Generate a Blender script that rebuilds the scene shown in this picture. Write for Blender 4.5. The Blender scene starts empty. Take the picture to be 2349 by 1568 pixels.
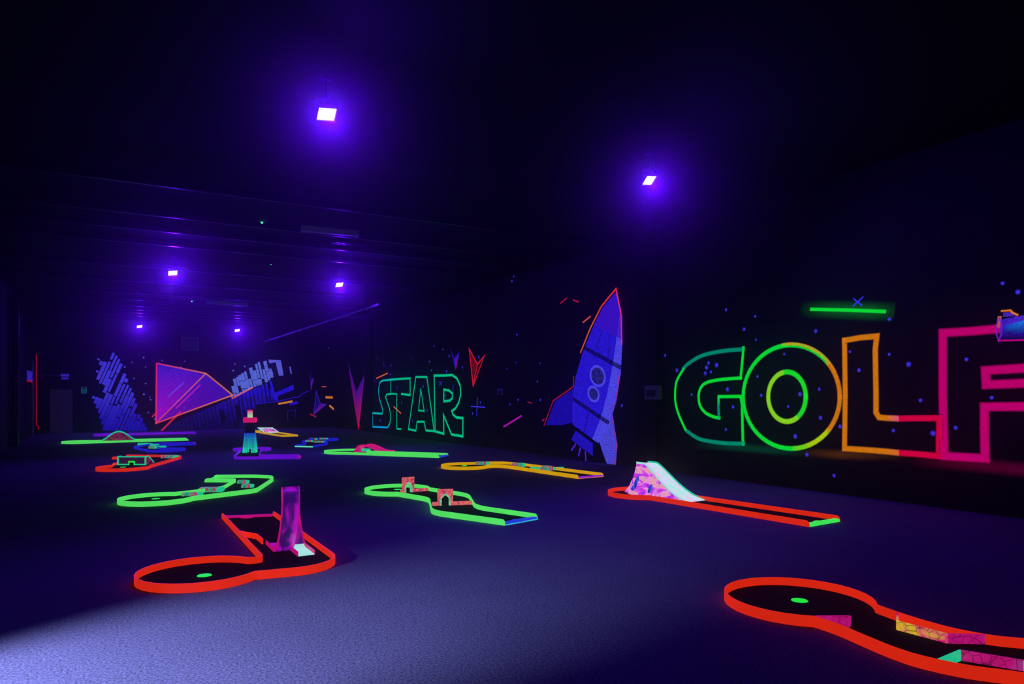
import bpy, bmesh, math, random
from mathutils import Vector
random.seed(7)
PI = math.pi
SC = bpy.context.scene
COL = SC.collection

# ------------------------------------------------------------------ camera
FPX, YAW, EYE, HZ = 1625.0, math.radians(29.4), 1.57, 912.0
cam_d = bpy.data.cameras.new('camera'); cam = bpy.data.objects.new('camera', cam_d); COL.objects.link(cam)
cam.location = (0, 0, EYE)
cam.rotation_euler = (PI/2, 0, -YAW)
cam_d.sensor_fit = 'HORIZONTAL'; cam_d.sensor_width = 36.0
cam_d.lens = FPX/2349*36
cam_d.shift_y = (HZ-784)/2349
cam_d.clip_end = 200
SC.camera = cam

# ------------------------------------------------------------------ world: closed dark hall, thin haze added to make a glow round the lamps
world = bpy.data.worlds.new('world'); SC.world = world; world.use_nodes = True
wn = world.node_tree; wn.nodes.clear()
wo = wn.nodes.new('ShaderNodeOutputWorld')
wbk = wn.nodes.new('ShaderNodeBackground'); wbk.inputs[0].default_value = (0, 0, 0, 1); wbk.inputs[1].default_value = 0
wn.links.new(wbk.outputs[0], wo.inputs['Surface'])
HAZE = 0.006
wv = wn.nodes.new('ShaderNodeVolumeScatter'); wv.inputs['Color'].default_value = (1, 1, 1, 1)
wv.inputs['Density'].default_value = HAZE; wv.inputs['Anisotropy'].default_value = 0.935
wn.links.new(wv.outputs[0], wo.inputs['Volume'])
# lamps (their lights are made in the lamp builder below)
UV_COL = (0.085, 0.0, 1.0)
UV_W = 235.0
FLOOD_COL = (0.36, 0.41, 1.0)
FLOOD_W = 305.0
SC.view_settings.view_transform = 'Standard'
SC.view_settings.look = 'None'
SC.view_settings.gamma = 1.0
SC.view_settings.use_curve_mapping = False
SC.view_settings.exposure = 0.0
SC.cycles.adaptive_threshold = .02; SC.cycles.max_bounces = 4; SC.cycles.diffuse_bounces = 2; SC.cycles.glossy_bounces = 2; SC.cycles.volume_bounces = 0; SC.cycles.transparent_max_bounces = 6

# ------------------------------------------------------------------ measuring helpers (pixel of the photo -> point on a real plane)
RX, RY = math.cos(YAW), -math.sin(YAW)
DX, DY = math.sin(YAW), math.cos(YAW)
XR, XL, YB, YF, ZC = 10.3, -2.9, 37.7, -9.0, 5.2
def fl(px, py, z=0.0):
    Z = FPX*(EYE-z)/(py-HZ); X = (px-1174.5)/FPX*Z
    return Vector((RX*X+DX*Z, RY*X+DY*Z, z))
def ray(px): return DX+RX*(px-1174.5)/FPX, DY+RY*(px-1174.5)/FPX
def wr(px, py):                      # right wall -> (y, z)
    vx, vy = ray(px); t = XR/vx
    return (vy*t, EYE+t*(HZ-py)/FPX)
def wl(px, py):                      # left wall -> (y, z)
    vx, vy = ray(px); t = XL/vx
    return (vy*t, EYE+t*(HZ-py)/FPX)
def wb(px, py):                      # back wall -> (x, z)
    vx, vy = ray(px); t = YB/vy
    return (vx*t, EYE+t*(HZ-py)/FPX)
def crop(o, pts): return [(o[0]+x/o[2], o[1]+y/o[2]) for x, y in pts]
cA=(1600,1280,3.136); cB=(100,960,3.563); cC=(100,960,6.525); cD=(460,920,6.909); cE=(480,1080,6.534)
cG=(1350,1020,3.614); cH=(820,1080,5.339); cI=(990,1030,5.463); cJ=(660,980,5.8725)
cGO=(1650,560,2.904); cTR=(1150,620,3.267); cST=(840,780,6.532); cBL=(200,740,6.03); cBR=(450,760,6.534)

# ------------------------------------------------------------------ materials
def lin(c):
    return tuple(((v/255)/12.92 if v/255 <= .04045 else ((v/255+.055)/1.055)**2.4) for v in c)
def new_mat(name):
    m = bpy.data.materials.new(name); m.use_nodes = True
    nt = m.node_tree; p = nt.nodes.get('Principled BSDF')
    return m, nt, p
def plain(name, c, rough=.7, spec=.3, noise=0.0, scale=30.0, metal=0.0, emis=0.0):
    m, nt, p = new_mat(name); l = lin(c)
    p.inputs['Base Color'].default_value = (*l, 1); p.inputs['Roughness'].default_value = rough
    p.inputs['Specular IOR Level'].default_value = spec; p.inputs['Metallic'].default_value = metal
    if emis:
        p.inputs['Emission Color'].default_value = (*l, 1); p.inputs['Emission Strength'].default_value = emis
    if noise:
        tc = nt.nodes.new('ShaderNodeTexCoord'); n = nt.nodes.new('ShaderNodeTexNoise')
        n.inputs['Scale'].default_value = scale; n.inputs['Detail'].default_value = 4
        mx = nt.nodes.new('ShaderNodeMixRGB'); mx.inputs[1].default_value = (*[v*(1-noise) for v in l], 1)
        mx.inputs[2].default_value = (*[min(1, v*(1+noise)) for v in l], 1)
        nt.links.new(tc.outputs['Object'], n.inputs['Vector']); nt.links.new(n.outputs['Fac'], mx.inputs[0])
        nt.links.new(mx.outputs[0], p.inputs['Base Color'])
        bp = nt.nodes.new('ShaderNodeBump'); bp.inputs['Strength'].default_value = .2
        nt.links.new(n.outputs['Fac'], bp.inputs['Height']); nt.links.new(bp.outputs[0], p.inputs['Normal'])
    return m
def glow(name, c, e=.75, rough=.45, base=.35, sample=True):
    """fluorescent paint: gives off its own colour under the ultraviolet lamps"""
    m, nt, p = new_mat(name); l = lin(c)
    p.inputs['Base Color'].default_value = (*[v*base for v in l], 1); p.inputs['Roughness'].default_value = rough
    p.inputs['Specular IOR Level'].default_value = .25
    tc = nt.nodes.new('ShaderNodeTexCoord'); n = nt.nodes.new('ShaderNodeTexNoise')
    n.inputs['Scale'].default_value = 3.0; n.inputs['Detail'].default_value = 3
    mr = nt.nodes.new('ShaderNodeMapRange'); mr.inputs['To Min'].default_value = e*.85; mr.inputs['To Max'].default_value = e*1.12
    nt.links.new(tc.outputs['Object'], n.inputs['Vector']); nt.links.new(n.outputs['Fac'], mr.inputs['Value'])
    p.inputs['Emission Color'].default_value = (*l, 1); nt.links.new(mr.outputs[0], p.inputs['Emission Strength'])
    m.cycles.emission_sampling = 'NONE'
    return m
def printed(name, stops, scale=6.0, e=.7, cracks=0.0, vec=(1, 1, 1), distort=1.0, rough=.5):
    """printed fluorescent picture: noise through a colour ramp, optional dark crack lines"""
    m, nt, p = new_mat(name); L = nt.links.new
    tc = nt.nodes.new('ShaderNodeTexCoord'); mp = nt.nodes.new('ShaderNodeMapping'); mp.inputs['Scale'].default_value = vec
    L(tc.outputs['Object'], mp.inputs['Vector'])
    n = nt.nodes.new('ShaderNodeTexNoise'); n.inputs['Scale'].default_value = scale; n.inputs['Detail'].default_value = 4
    n.inputs['Distortion'].default_value = distort; L(mp.outputs[0], n.inputs['Vector'])
    r = nt.nodes.new('ShaderNodeValToRGB'); L(n.outputs['Fac'], r.inputs[0])
    el = r.color_ramp.elements
    while len(el) < len(stops): el.new(.5)
    for k, (pos, c) in enumerate(stops): el[k].position = pos; el[k].color = (*lin(c), 1)
    out = r.outputs[0]
    if cracks:
        v = nt.nodes.new('ShaderNodeTexVoronoi'); v.feature = 'DISTANCE_TO_EDGE'; v.inputs['Scale'].default_value = cracks
        L(mp.outputs[0], v.inputs['Vector'])
        mr = nt.nodes.new('ShaderNodeMapRange'); mr.inputs['From Max'].default_value = .05; L(v.outputs['Distance'], mr.inputs['Value'])
        mx = nt.nodes.new('ShaderNodeMixRGB'); mx.blend_type = 'MULTIPLY'; mx.inputs[0].default_value = .8
        L(out, mx.inputs[1]); L(mr.outputs[0], mx.inputs[2]); out = mx.outputs[0]
    p.inputs['Base Color'].default_value = (.1, .1, .1, 1); p.inputs['Roughness'].default_value = rough
    L(out, p.inputs['Emission Color']); p.inputs['Emission Strength'].default_value = e
    m.cycles.emission_sampling = 'NONE'
    return m
def vgrad(name, z0, z1, c0, c1, e=.8):
    """paint sprayed in a fade from one colour at the foot to another at the top"""
    m, nt, p = new_mat(name); L = nt.links.new
    tc = nt.nodes.new('ShaderNodeTexCoord'); sx = nt.nodes.new('ShaderNodeSeparateXYZ'); L(tc.outputs['Object'], sx.inputs[0])
    mr = nt.nodes.new('ShaderNodeMapRange'); mr.inputs['From Min'].default_value = z0; mr.inputs['From Max'].default_value = z1
    L(sx.outputs['Z'], mr.inputs['Value'])
    mx = nt.nodes.new('ShaderNodeMixRGB'); mx.inputs[1].default_value = (*lin(c0), 1); mx.inputs[2].default_value = (*lin(c1), 1)
    L(mr.outputs[0], mx.inputs[0]); L(mx.outputs[0], p.inputs['Emission Color']); p.inputs['Emission Strength'].default_value = e
    p.inputs['Base Color'].default_value = (.05, .05, .06, 1)
    m.cycles.emission_sampling = 'NONE'
    return m
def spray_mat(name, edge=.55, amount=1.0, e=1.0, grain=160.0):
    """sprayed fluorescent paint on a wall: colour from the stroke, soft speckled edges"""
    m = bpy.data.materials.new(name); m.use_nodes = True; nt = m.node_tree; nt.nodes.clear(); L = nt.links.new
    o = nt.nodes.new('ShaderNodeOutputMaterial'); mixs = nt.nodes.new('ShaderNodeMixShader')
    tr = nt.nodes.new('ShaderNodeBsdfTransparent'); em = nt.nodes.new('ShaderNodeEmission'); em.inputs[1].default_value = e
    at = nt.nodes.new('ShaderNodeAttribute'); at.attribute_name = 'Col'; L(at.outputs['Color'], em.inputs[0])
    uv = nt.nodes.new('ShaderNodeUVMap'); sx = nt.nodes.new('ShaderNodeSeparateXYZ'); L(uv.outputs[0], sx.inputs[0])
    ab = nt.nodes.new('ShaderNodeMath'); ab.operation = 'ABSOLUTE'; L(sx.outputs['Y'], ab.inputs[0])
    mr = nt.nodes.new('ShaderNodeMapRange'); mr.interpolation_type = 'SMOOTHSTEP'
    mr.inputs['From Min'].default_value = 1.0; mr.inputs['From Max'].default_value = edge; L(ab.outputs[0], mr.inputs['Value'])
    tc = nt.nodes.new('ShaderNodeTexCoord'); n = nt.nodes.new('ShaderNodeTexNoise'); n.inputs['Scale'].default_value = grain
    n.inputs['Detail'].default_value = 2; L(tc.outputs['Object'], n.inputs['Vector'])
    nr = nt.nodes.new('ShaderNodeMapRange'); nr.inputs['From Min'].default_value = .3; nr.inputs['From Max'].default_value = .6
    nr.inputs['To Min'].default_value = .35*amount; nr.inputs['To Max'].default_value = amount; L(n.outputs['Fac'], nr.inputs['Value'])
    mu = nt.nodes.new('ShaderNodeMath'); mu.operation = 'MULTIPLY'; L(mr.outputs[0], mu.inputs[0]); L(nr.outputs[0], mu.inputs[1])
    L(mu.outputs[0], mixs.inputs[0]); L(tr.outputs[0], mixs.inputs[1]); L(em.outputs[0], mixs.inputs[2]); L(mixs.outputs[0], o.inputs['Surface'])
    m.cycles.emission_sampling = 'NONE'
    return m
def carpet_mat(name, c0, c1, scale, bump=.4):
    m, nt, p = new_mat(name); L = nt.links.new
    tc = nt.nodes.new('ShaderNodeTexCoord'); n = nt.nodes.new('ShaderNodeTexNoise')
    n.inputs['Scale'].default_value = scale; n.inputs['Detail'].default_value = 6; n.inputs['Roughness'].default_value = .8
    L(tc.outputs['Object'], n.inputs['Vector'])
    r = nt.nodes.new('ShaderNodeValToRGB'); L(n.outputs['Fac'], r.inputs[0])
    r.color_ramp.elements[0].position = .34; r.color_ramp.elements[0].color = (*c0, 1)
    r.color_ramp.elements[1].position = .68; r.color_ramp.elements[1].color = (*c1, 1)
    n2 = nt.nodes.new('ShaderNodeTexNoise'); n2.inputs['Scale'].default_value = 1.3; n2.inputs['Detail'].default_value = 3
    L(tc.outputs['Object'], n2.inputs['Vector'])
    mr = nt.nodes.new('ShaderNodeMapRange'); mr.inputs['To Min'].default_value = .82; mr.inputs['To Max'].default_value = 1.12
    L(n2.outputs['Fac'], mr.inputs['Value'])
    mx = nt.nodes.new('ShaderNodeMixRGB'); mx.blend_type = 'MULTIPLY'; mx.inputs[0].default_value = 1
    L(r.outputs[0], mx.inputs[1]); L(mr.outputs[0], mx.inputs[2]); L(mx.outputs[0], p.inputs['Base Color'])
    p.inputs['Roughness'].default_value = .95; p.inputs['Specular IOR Level'].default_value = .05
    b = nt.nodes.new('ShaderNodeBump'); b.inputs['Strength'].default_value = bump; b.inputs['Distance'].default_value = .01
    L(n.outputs['Fac'], b.inputs['Height']); L(b.outputs[0], p.inputs['Normal'])
    return m

M = {}
M['carpet'] = carpet_mat('carpet_grey_violet', (.02, .02, .035), (.42, .39, .50), 60.0, .8)
M['mat'] = carpet_mat('lane_felt_black_green', (.006, .011, .010), (.035, .05, .045), 90.0)
M['wall'] = plain('black_wall_paint', (15, 15, 22), .75, .25, .25, 6)
M['panelwall'] = plain('dark_blue_wall_paint', (34, 34, 46), .75, .25, .25, 6)
M['ceil'] = plain('black_ceiling_paint', (9, 9, 12), .8, .2, .2, 4)
M['beam'] = plain('dark_painted_steel', (20, 20, 28), .3, .35)
M['pipe'] = plain('grey_conduit', (205, 205, 230), .4, .5)
M['door'] = plain('blue_grey_door', (228, 228, 245), .6, .3, .1, 3)
M['black'] = plain('black_metal', (12, 12, 14), .5, .4)
M['white'] = plain('white_plastic', (225, 225, 235), .4, .4)
M['grey'] = plain('grey_plastic', (130, 130, 150), .5, .4)
M['orange'] = glow('fluorescent_orange_red', (228, 40, 18), .84, base=.6)
M['green'] = glow('fluorescent_green', (92, 248, 106), .8, base=.6)
M['yellow'] = glow('fluorescent_yellow', (222, 166, 2), .85)
M['purple'] = glow('fluorescent_purple', (104, 6, 214), .85)
M['blue'] = glow('fluorescent_blue', (28, 20, 205), .85)
M['pink'] = glow('fluorescent_pink', (222, 12, 120), .85)
M['magenta'] = glow('fluorescent_magenta', (200, 10, 120), .8)
M['hole'] = glow('fluorescent_green_cup', (22, 235, 66), .95)
M['teal'] = glow('fluorescent_teal', (20, 205, 150), .85)
M['tee_blue'] = glow('tee_blue', (40, 62, 225), .85)
M['tee_purple'] = glow('tee_purple', (150, 24, 225), .85)
M['tee_green'] = glow('tee_green', (60, 240, 90), .9)
M['tee_mint'] = glow('tee_mint', (110, 240, 190), .9)
M['tee_orange'] = glow('tee_orange', (240, 130, 90), .8)
M['tee_cyan'] = glow('tee_cyan_edge', (60, 200, 230), .85)
M['mintwhite'] = glow('mint_white_slide', (168, 240, 225), .9)
M['stone'] = printed('pink_stone_print', [(.25, (120, 10, 130)), (.42, (235, 60, 120)), (.55, (250, 120, 110)), (.72, (200, 30, 120))], 9, .8, cracks=14)
M['stonegreen'] = printed('mint_stone_print', [(.3, (60, 190, 140)), (.5, (120, 235, 170)), (.7, (240, 130, 120))], 14, .8, cracks=18)
M['space'] = printed('space_print', [(.3, (6, 4, 20)), (.46, (30, 10, 60)), (.55, (190, 20, 60)), (.64, (40, 20, 120)), (.8, (20, 120, 160))], 11, .8, distort=2)
M['darkspace'] = printed('dark_space_print', [(.35, (4, 3, 14)), (.55, (60, 8, 60)), (.66, (30, 20, 110)), (.8, (20, 90, 110))], 16, .7, distort=2)
M['volcano'] = printed('mountain_print', [(.28, (120, 20, 230)), (.42, (225, 60, 240)), (.5, (245, 165, 225)), (.6, (240, 170, 150)), (.72, (215, 90, 245))], 3.2, .88, vec=(1, 1, 2.4), distort=1.5)
M['slide'] = printed('slide_print', [(.35, (250, 190, 250)), (.55, (205, 235, 245)), (.75, (150, 240, 215))], 5, .95)
M['rockblue'] = printed('blue_rock_print', [(.35, (30, 10, 150)), (.5, (40, 60, 210)), (.7, (60, 170, 235))], 14, .85, vec=(1, 1, .4))
M['loop'] = printed('loop_print_and_sheen', [(.3, (20, 4, 50)), (.43, (60, 8, 120)), (.52, (190, 8, 200)), (.72, (228, 30, 225))], 3.0, .75, vec=(1, 1, .8), rough=.2)  # dark and magenta print, lamp reflection put into its magenta
M['rubble'] = printed('rubble_print', [(.32, (20, 120, 110)), (.45, (30, 200, 150)), (.56, (190, 40, 110)), (.72, (235, 50, 100))], 16, .8, cracks=26)
M['wallprint'] = printed('wall_brick_print', [(.28, (190, 16, 110)), (.44, (225, 20, 120)), (.56, (235, 190, 40)), (.7, (140, 225, 60))], 4.5, .78, cracks=16)
M['pinkteal'] = printed('pink_teal_print', [(.3, (180, 16, 110)), (.52, (205, 18, 130)), (.64, (150, 60, 140)), (.78, (40, 190, 160))], 3.0, .75, cracks=20)
M['swirl'] = printed('swirl_print', [(.3, (40, 200, 190)), (.45, (250, 210, 250)), (.55, (230, 40, 160)), (.7, (120, 20, 180))], 6, .9, distort=2)
M['tower_strip'] = vgrad('teal_to_blue_strip', .05, .58, (20, 225, 170), (24, 30, 215), .85)
M['tower_pink'] = glow('tower_pink', (225, 20, 105), .85, sample=False)
M['lantern_strip'] = vgrad('mint_to_pink_strip', 1.0, 1.2, (170, 250, 190), (235, 20, 110), .85)
M['spray'] = spray_mat('spray_paint', .45, 1.0)
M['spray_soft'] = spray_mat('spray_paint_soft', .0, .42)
M['spray_dot'] = spray_mat('spray_dot', .1, 1.0, 1.0, 40)
M['fill'] = spray_mat('sprayed_fill', .7, 1.0, .9, 35)
M['spray_faint'] = spray_mat('spray_overspray', .0, .13)
M['red_cable'] = glow('fluorescent_red_cable', (190, 6, 22), .8, sample=False)
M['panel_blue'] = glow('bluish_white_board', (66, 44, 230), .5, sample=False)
M['sign_teal'] = glow('teal_sign_print', (20, 130, 150), .6, sample=False)
M['led'] = glow('green_led', (60, 255, 120), 4.0, sample=False)
def lamp_lens():
    m, nt, p = new_mat('lit_violet_lens')
    p.inputs['Emission Color'].default_value = (1, .82, 1, 1); p.inputs['Emission Strength'].default_value = 4
    m.cycles.emission_sampling = 'NONE'
    return m
M['lens'] = lamp_lens()

# ------------------------------------------------------------------ mesh helpers
ORG = {}
class MB:
    def __init__(s): s.v = []; s.f = []
    def add(s, v, f):
        b = len(s.v); s.v += [tuple(p) for p in v]; s.f += [[b+i for i in q] for q in f]; return s
    def box(s, c, d, rz=0.0, taper=1.0):
        cs, sn = math.cos(rz), math.sin(rz); V = []
        for k in (-1, 1):
            t = taper if k > 0 else 1.0
            for i, j in ((-1, -1), (1, -1), (1, 1), (-1, 1)):
                x, y = i*d[0]/2*t, j*d[1]/2*t
                V.append((c[0]+x*cs-y*sn, c[1]+x*sn+y*cs, c[2]+k*d[2]/2))
        return s.add(V, [[3, 2, 1, 0], [4, 5, 6, 7], [0, 1, 5, 4], [1, 2, 6, 5], [2, 3, 7, 6], [3, 0, 4, 7]])
    def prism(s, poly, z0, z1):
        n = len(poly)
        return s.add([(p[0], p[1], z0) for p in poly]+[(p[0], p[1], z1) for p in poly],
                     [list(range(n))[::-1], list(range(n, 2*n))]+[[i, (i+1) % n, n+(i+1) % n, n+i] for i in range(n)])
    def extrude(s, poly, off):
        n = len(poly); off = Vector(off)
        return s.add([tuple(p) for p in poly]+[tuple(Vector(p)+off) for p in poly],
                     [list(range(n))[::-1], list(range(n, 2*n))]+[[i, (i+1) % n, n+(i+1) % n, n+i] for i in range(n)])
    def cyl(s, p0, p1, r0, r1=None, n=12):
        p0, p1 = Vector(p0), Vector(p1); r1 = r0 if r1 is None else r1
        ax = (p1-p0).normalized(); u = ax.orthogonal().normalized(); w = ax.cross(u); V = []
        for p, r in ((p0, r0), (p1, r1)):
            for i in range(n):
                a = 2*PI*i/n; V.append(p+(u*math.cos(a)+w*math.sin(a))*r)
        return s.add(V, [list(range(n))[::-1], list(range(n, 2*n))]+[[i, (i+1) % n, n+(i+1) % n, n+i] for i in range(n)])
    def tube(s, pts, r, n=8):
        for a, b in zip(pts, pts[1:]): s.cyl(a, b, r, n=n)
        return s
    def sweep(s, secs):
        """secs: list of equal-length closed cross-sections"""
        n = len(secs[0]); b = len(s.v)
        V = [p for q in secs for p in q]; Fc = [list(range(n))[::-1], [(len(secs)-1)*n+i for i in range(n)]]
        for k in range(len(secs)-1):
            for i in range(n):
                j = (i+1) % n; Fc.append([k*n+i, k*n+j, (k+1)*n+j, (k+1)*n+i])
        return s.add(V, Fc)
    def obj(s, name, mat, parent=None, origin=None, smooth=False, bevel=0.0):
        o0 = Vector(ORG[parent]) if parent else Vector(origin or (0, 0, 0))
        me = bpy.data.meshes.new(name); me.from_pydata([tuple(Vector(p)-o0) for p in s.v], [], s.f)
        bm = bmesh.new(); bm.from_mesh(me); bmesh.ops.recalc_face_normals(bm, faces=bm.faces)
        ng = [f for f in bm.faces if len(f.verts) > 4]
        if ng: bmesh.ops.triangulate(bm, faces=ng)
        bm.to_mesh(me); bm.free()
        if smooth:
            for p in me.polygons: p.use_smooth = True
            me.set_sharp_from_angle(angle=math.radians(40))
        me.materials.append(M[mat] if isinstance(mat, str) else mat)
        o = bpy.data.objects.new(name, me); COL.objects.link(o)
        if parent: o.parent = parent
        else: o.location = o0
        ORG[o] = tuple(o0)
        if bevel:
            b = o.modifiers.new('bevel', 'BEVEL'); b.width = bevel; b.segments = 2; b.limit_method = 'ANGLE'
        return o
def tag(o, label, cat, group=None):
    o['label'] = label; o['category'] = cat
    if group: o['group'] = group
    return o
def thing(name, loc, label, cat, group=None):
    o = bpy.data.objects.new(name, None); COL.objects.link(o); o.location = loc; o.empty_display_size = .2
    ORG[o] = tuple(loc); return tag(o, label, cat, group)
def struct(o, label=None):
    o['kind'] = 'structure'
    if label: o['label'] = label
    return o
def v2(p): return Vector((p[0], p[1]))
def fillet(pts, r, n=6, skip=()):
    out = [v2(pts[0])]
    for i in range(1, len(pts)-1):
        a, b, c = v2(pts[i-1]), v2(pts[i]), v2(pts[i+1])
        if i in skip: out.append(b); continue
        da, dc = (a-b), (c-b); rr = min(r, da.length*.45, dc.length*.45)
        p, q = b+da.normalized()*rr, b+dc.normalized()*rr
        for k in range(n+1):
            t = k/n; out.append((1-t)**2*p+2*t*(1-t)*b+t*t*q)
    out.append(v2(pts[-1])); return out
def catmull(pts, n=5):
    P = [v2(p) for p in pts]; P = [2*P[0]-P[1]]+P+[2*P[-1]-P[-2]]; out = []
    for i in range(1, len(P)-2):
        a, b, c, d = P[i-1:i+3]
        for k in range(n):
            t = k/n
            out.append(.5*((2*b)+(c-a)*t+(2*a-5*b+4*c-d)*t*t+(3*b-a-3*c+d)*t**3))
    out.append(P[-2]); return out
def offsets(pts, closed=False):
    """unit miter normals of a 2-D polyline"""
    N = []; n = len(pts)
    for i in range(n):
        if closed: a, b = pts[(i-1) % n], pts[(i+1) % n]
        else: a, b = pts[max(i-1, 0)], pts[min(i+1, n-1)]
        p = pts[i]; d1 = (p-a) if (p-a).length > 1e-9 else (b-p); d2 = (b-p) if (b-p).length > 1e-9 else (p-a)
        n1 = Vector((-d1.y, d1.x)).normalized(); n2 = Vector((-d2.y, d2.x)).normalized()
        m = n1+n2
        m = m.normalized() if m.length > 1e-6 else n1
        N.append(m/max(.35, m.dot(n1)))
    return N
RAIL_H, RAIL_T = .075, .014
def wall_strip(pts, h, t, z0=0.0, round0=0.0, round1=0.0):
    """upright thin board bent along a polyline; its free ends may be rounded at the top"""
    P = [v2(p) for p in pts]
    def ease(P, r):
        d = (P[1]-P[0]); L = d.length; out = []
        if L < r*1.05: return P, [None]*len(P)
        d.normalize(); hs = []
        for k in range(6):
            a = k/5*PI/2; out.append(P[0]+d*r*(1-math.cos(a))); hs.append(h-r+r*math.sin(a))
        return out+P[1:], hs+[None]*(len(P)-1)
    hs = [None]*len(P)
    if round0: P, hs = ease(P, round0)
    if round1:
        Q, h2 = ease(P[::-1], round1); Q = Q[::-1]; h2 = h2[::-1]
        k = len(Q)-len(P); hs = hs[:-1]+[None]*(len(Q)-len(hs[:-1])); hs = [a if a is not None else b for a, b in zip(hs, h2)]; P = Q
    N = offsets(P); secs = []
    for p, n, hh in zip(P, N, hs):
        hh = h if hh is None else hh
        a, b = p+n*t/2, p-n*t/2
        secs.append([(a.x, a.y, z0), (b.x, b.y, z0), (b.x, b.y, z0+hh), (a.x, a.y, z0+hh)])
    return MB().sweep(secs)

# ------------------------------------------------------------------ painted marks on the walls
OFFW = {'r': .004, 'b': .004}
def to3(side, p, off):
    if side == 'r': return (XR-off, p[0], p[1])
    if side == 'b': return (p[0], YB-off, p[1])
    return (XL+off, p[0], p[1])
class Paint:
    """flat paint on one wall: strokes, fills and dots, with a colour per point"""
    def __init__(s, side, off=.004): s.side = side; s.off = off; s.v = []; s.f = []; s.uv = []; s.c = []
    def pt(s, p, uv, c, off): s.v.append(to3(s.side, p, off)); s.uv.append(uv); s.c.append(c); return len(s.v)-1
    def stroke(s, pts, w, cols, off=None, cap=True):
        off = s.off if off is None else off
        P = [v2(p) for p in pts]
        if not isinstance(cols, list): cols = [cols]*len(P)
        cl = [lin(c) for c in cols]
        if cap:
            P[0] = P[0]-(P[1]-P[0]).normalized()*w*.4; P[-1] = P[-1]+(P[-1]-P[-2]).normalized()*w*.4
        N = offsets(P); prev = None
        for i, (p, n) in enumerate(zip(P, N)):
            q = [s.pt(p+n*w/2, (i, 1), cl[i], off), s.pt(p, (i, 0), cl[i], off), s.pt(p-n*w/2, (i, -1), cl[i], off)]
            if prev: s.f += [[prev[0], prev[1], q[1], q[0]], [prev[1], prev[2], q[2], q[1]]]
            prev = q
        return s
    def dot(s, p, r, c, off=None, n=12):
        off = s.off if off is None else off; l = lin(c)
        i0 = s.pt(p, (0, 0), l, off); R = [s.pt((p[0]+r*math.cos(2*PI*k/n), p[1]+r*math.sin(2*PI*k/n)), (0, 1), l, off) for k in range(n)]
        s.f += [[i0, R[k], R[(k+1) % n]] for k in range(n)]; return s
    def poly(s, pts, c, off=None):
        off = s.off if off is None else off
        cl = c if isinstance(c, list) else [c]*len(pts)
        s.f.append([s.pt(p, (0, 0), lin(k), off) for p, k in zip(pts, cl)]); return s
    def obj(s, name, mat, parent=None, origin=None):
        o0 = Vector(ORG[parent]) if parent else Vector(origin or s.v[0])
        me = bpy.data.meshes.new(name); me.from_pydata([tuple(Vector(p)-o0) for p in s.v], [], s.f)
        ul = me.uv_layers.new(name='UVMap'); ca = me.color_attributes.new('Col', 'FLOAT_COLOR', 'POINT')
        for i, c in enumerate(s.c): ca.data[i].color = (*c, 1)
        for lp in me.loops: ul.data[lp.index].uv = s.uv[lp.vertex_index]
        me.materials.append(M[mat]); o = bpy.data.objects.new(name, me); COL.objects.link(o)
        if parent: o.parent = parent
        else: o.location = o0
        ORG[o] = tuple(o0); return o

# ================================================================== the setting
floor = struct(MB().box(((XL+XR)/2, (YB+YF)/2, -.05), (XR-XL+.4, YB-YF+.4, .1)).obj('floor', 'carpet', origin=(0, 0, 0)), 'dark speckled carpet under violet light')
ceiling = struct(MB().box(((XL+XR)/2, (YB+YF)/2, ZC+.05), (XR-XL+.4, YB-YF+.4, .1)).obj('ceiling', 'ceil', origin=(0, 0, ZC)), 'black painted ceiling')
wall_right = struct(MB().box((XR+.1, (YB+YF)/2, ZC/2), (.2, YB-YF, ZC)).obj('wall_right', 'wall', origin=(XR, 0, 0)), 'black mural wall with neon lettering')
wall_left = struct(MB().box((XL-.1, (YB+YF)/2, ZC/2), (.2, YB-YF, ZC)).obj('wall_left', 'wall', origin=(XL, 0, 0)), 'plain black side wall')
wall_back = struct(MB().box(((XL+XR)/2, YB+.1, ZC/2), (XR-XL+.4, .2, ZC)).obj('wall_back', 'wall', origin=(0, YB, 0)), 'black end wall with blue mural')
wall_rear = struct(MB().box(((XL+XR)/2, YF-.1, ZC/2), (XR-XL+.4, .2, ZC)).obj('wall_rear', 'wall', origin=(0, YF, 0)), 'plain black wall')

# shallow dark posts against the mural wall
tn = 1
for (y0, y1, dp) in ((35.75, 36.9, .16), (31.2, 32.0, .10), (11.75, 12.42, .12)):
    struct(MB().box((XR-dp/2, (y0+y1)/2, ZC/2), (dp, y1-y0, ZC)).obj('trim_%d' % tn, 'ceil', origin=(XR, y0, 0)), 'flat black wall post'); tn += 1
# ceiling ribs running across the hall
for i, y in enumerate([13.2, 15.4, 16.8, 18.3, 21.6, 24.4, 27.2, 29.0, 31.0, 32.2, 33.4, 34.6]):
    struct(MB().box(((XL+XR)/2, y, ZC-.05), (XR-XL, .07, .1)).obj('trim_%d' % tn, 'beam', origin=(0, y, ZC-.1)), 'dark steel ceiling rib'); tn += 1

# door at the far end
x0, z0 = wb(115, 992); x1, z1 = wb(167, 893)
d1 = struct(MB().box(((x0+x1)/2, YB-.02, z1/2), (x1-x0, .04, z1)).obj('door_1', 'door', origin=((x0+x1)/2, YB, 0)), 'plain blue grey door')
fr = MB()
for xx in (x0-.04, x1+.04): fr.box((xx, YB-.03, z1/2+.02), (.07, .06, z1+.08))
fr.box(((x0+x1)/2, YB-.03, z1+.045), (x1-x0+.15, .06, .07)); fr.obj('door_frame', 'black', parent=d1)
hd = MB().cyl((x1-.09, YB-.04, 1.0), (x1-.09, YB-.09, 1.0), .012).cyl((x1-.09, YB-.09, 1.0), (x1-.2, YB-.09, 1.0), .01); hd.obj('handle', 'grey', parent=d1)

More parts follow.
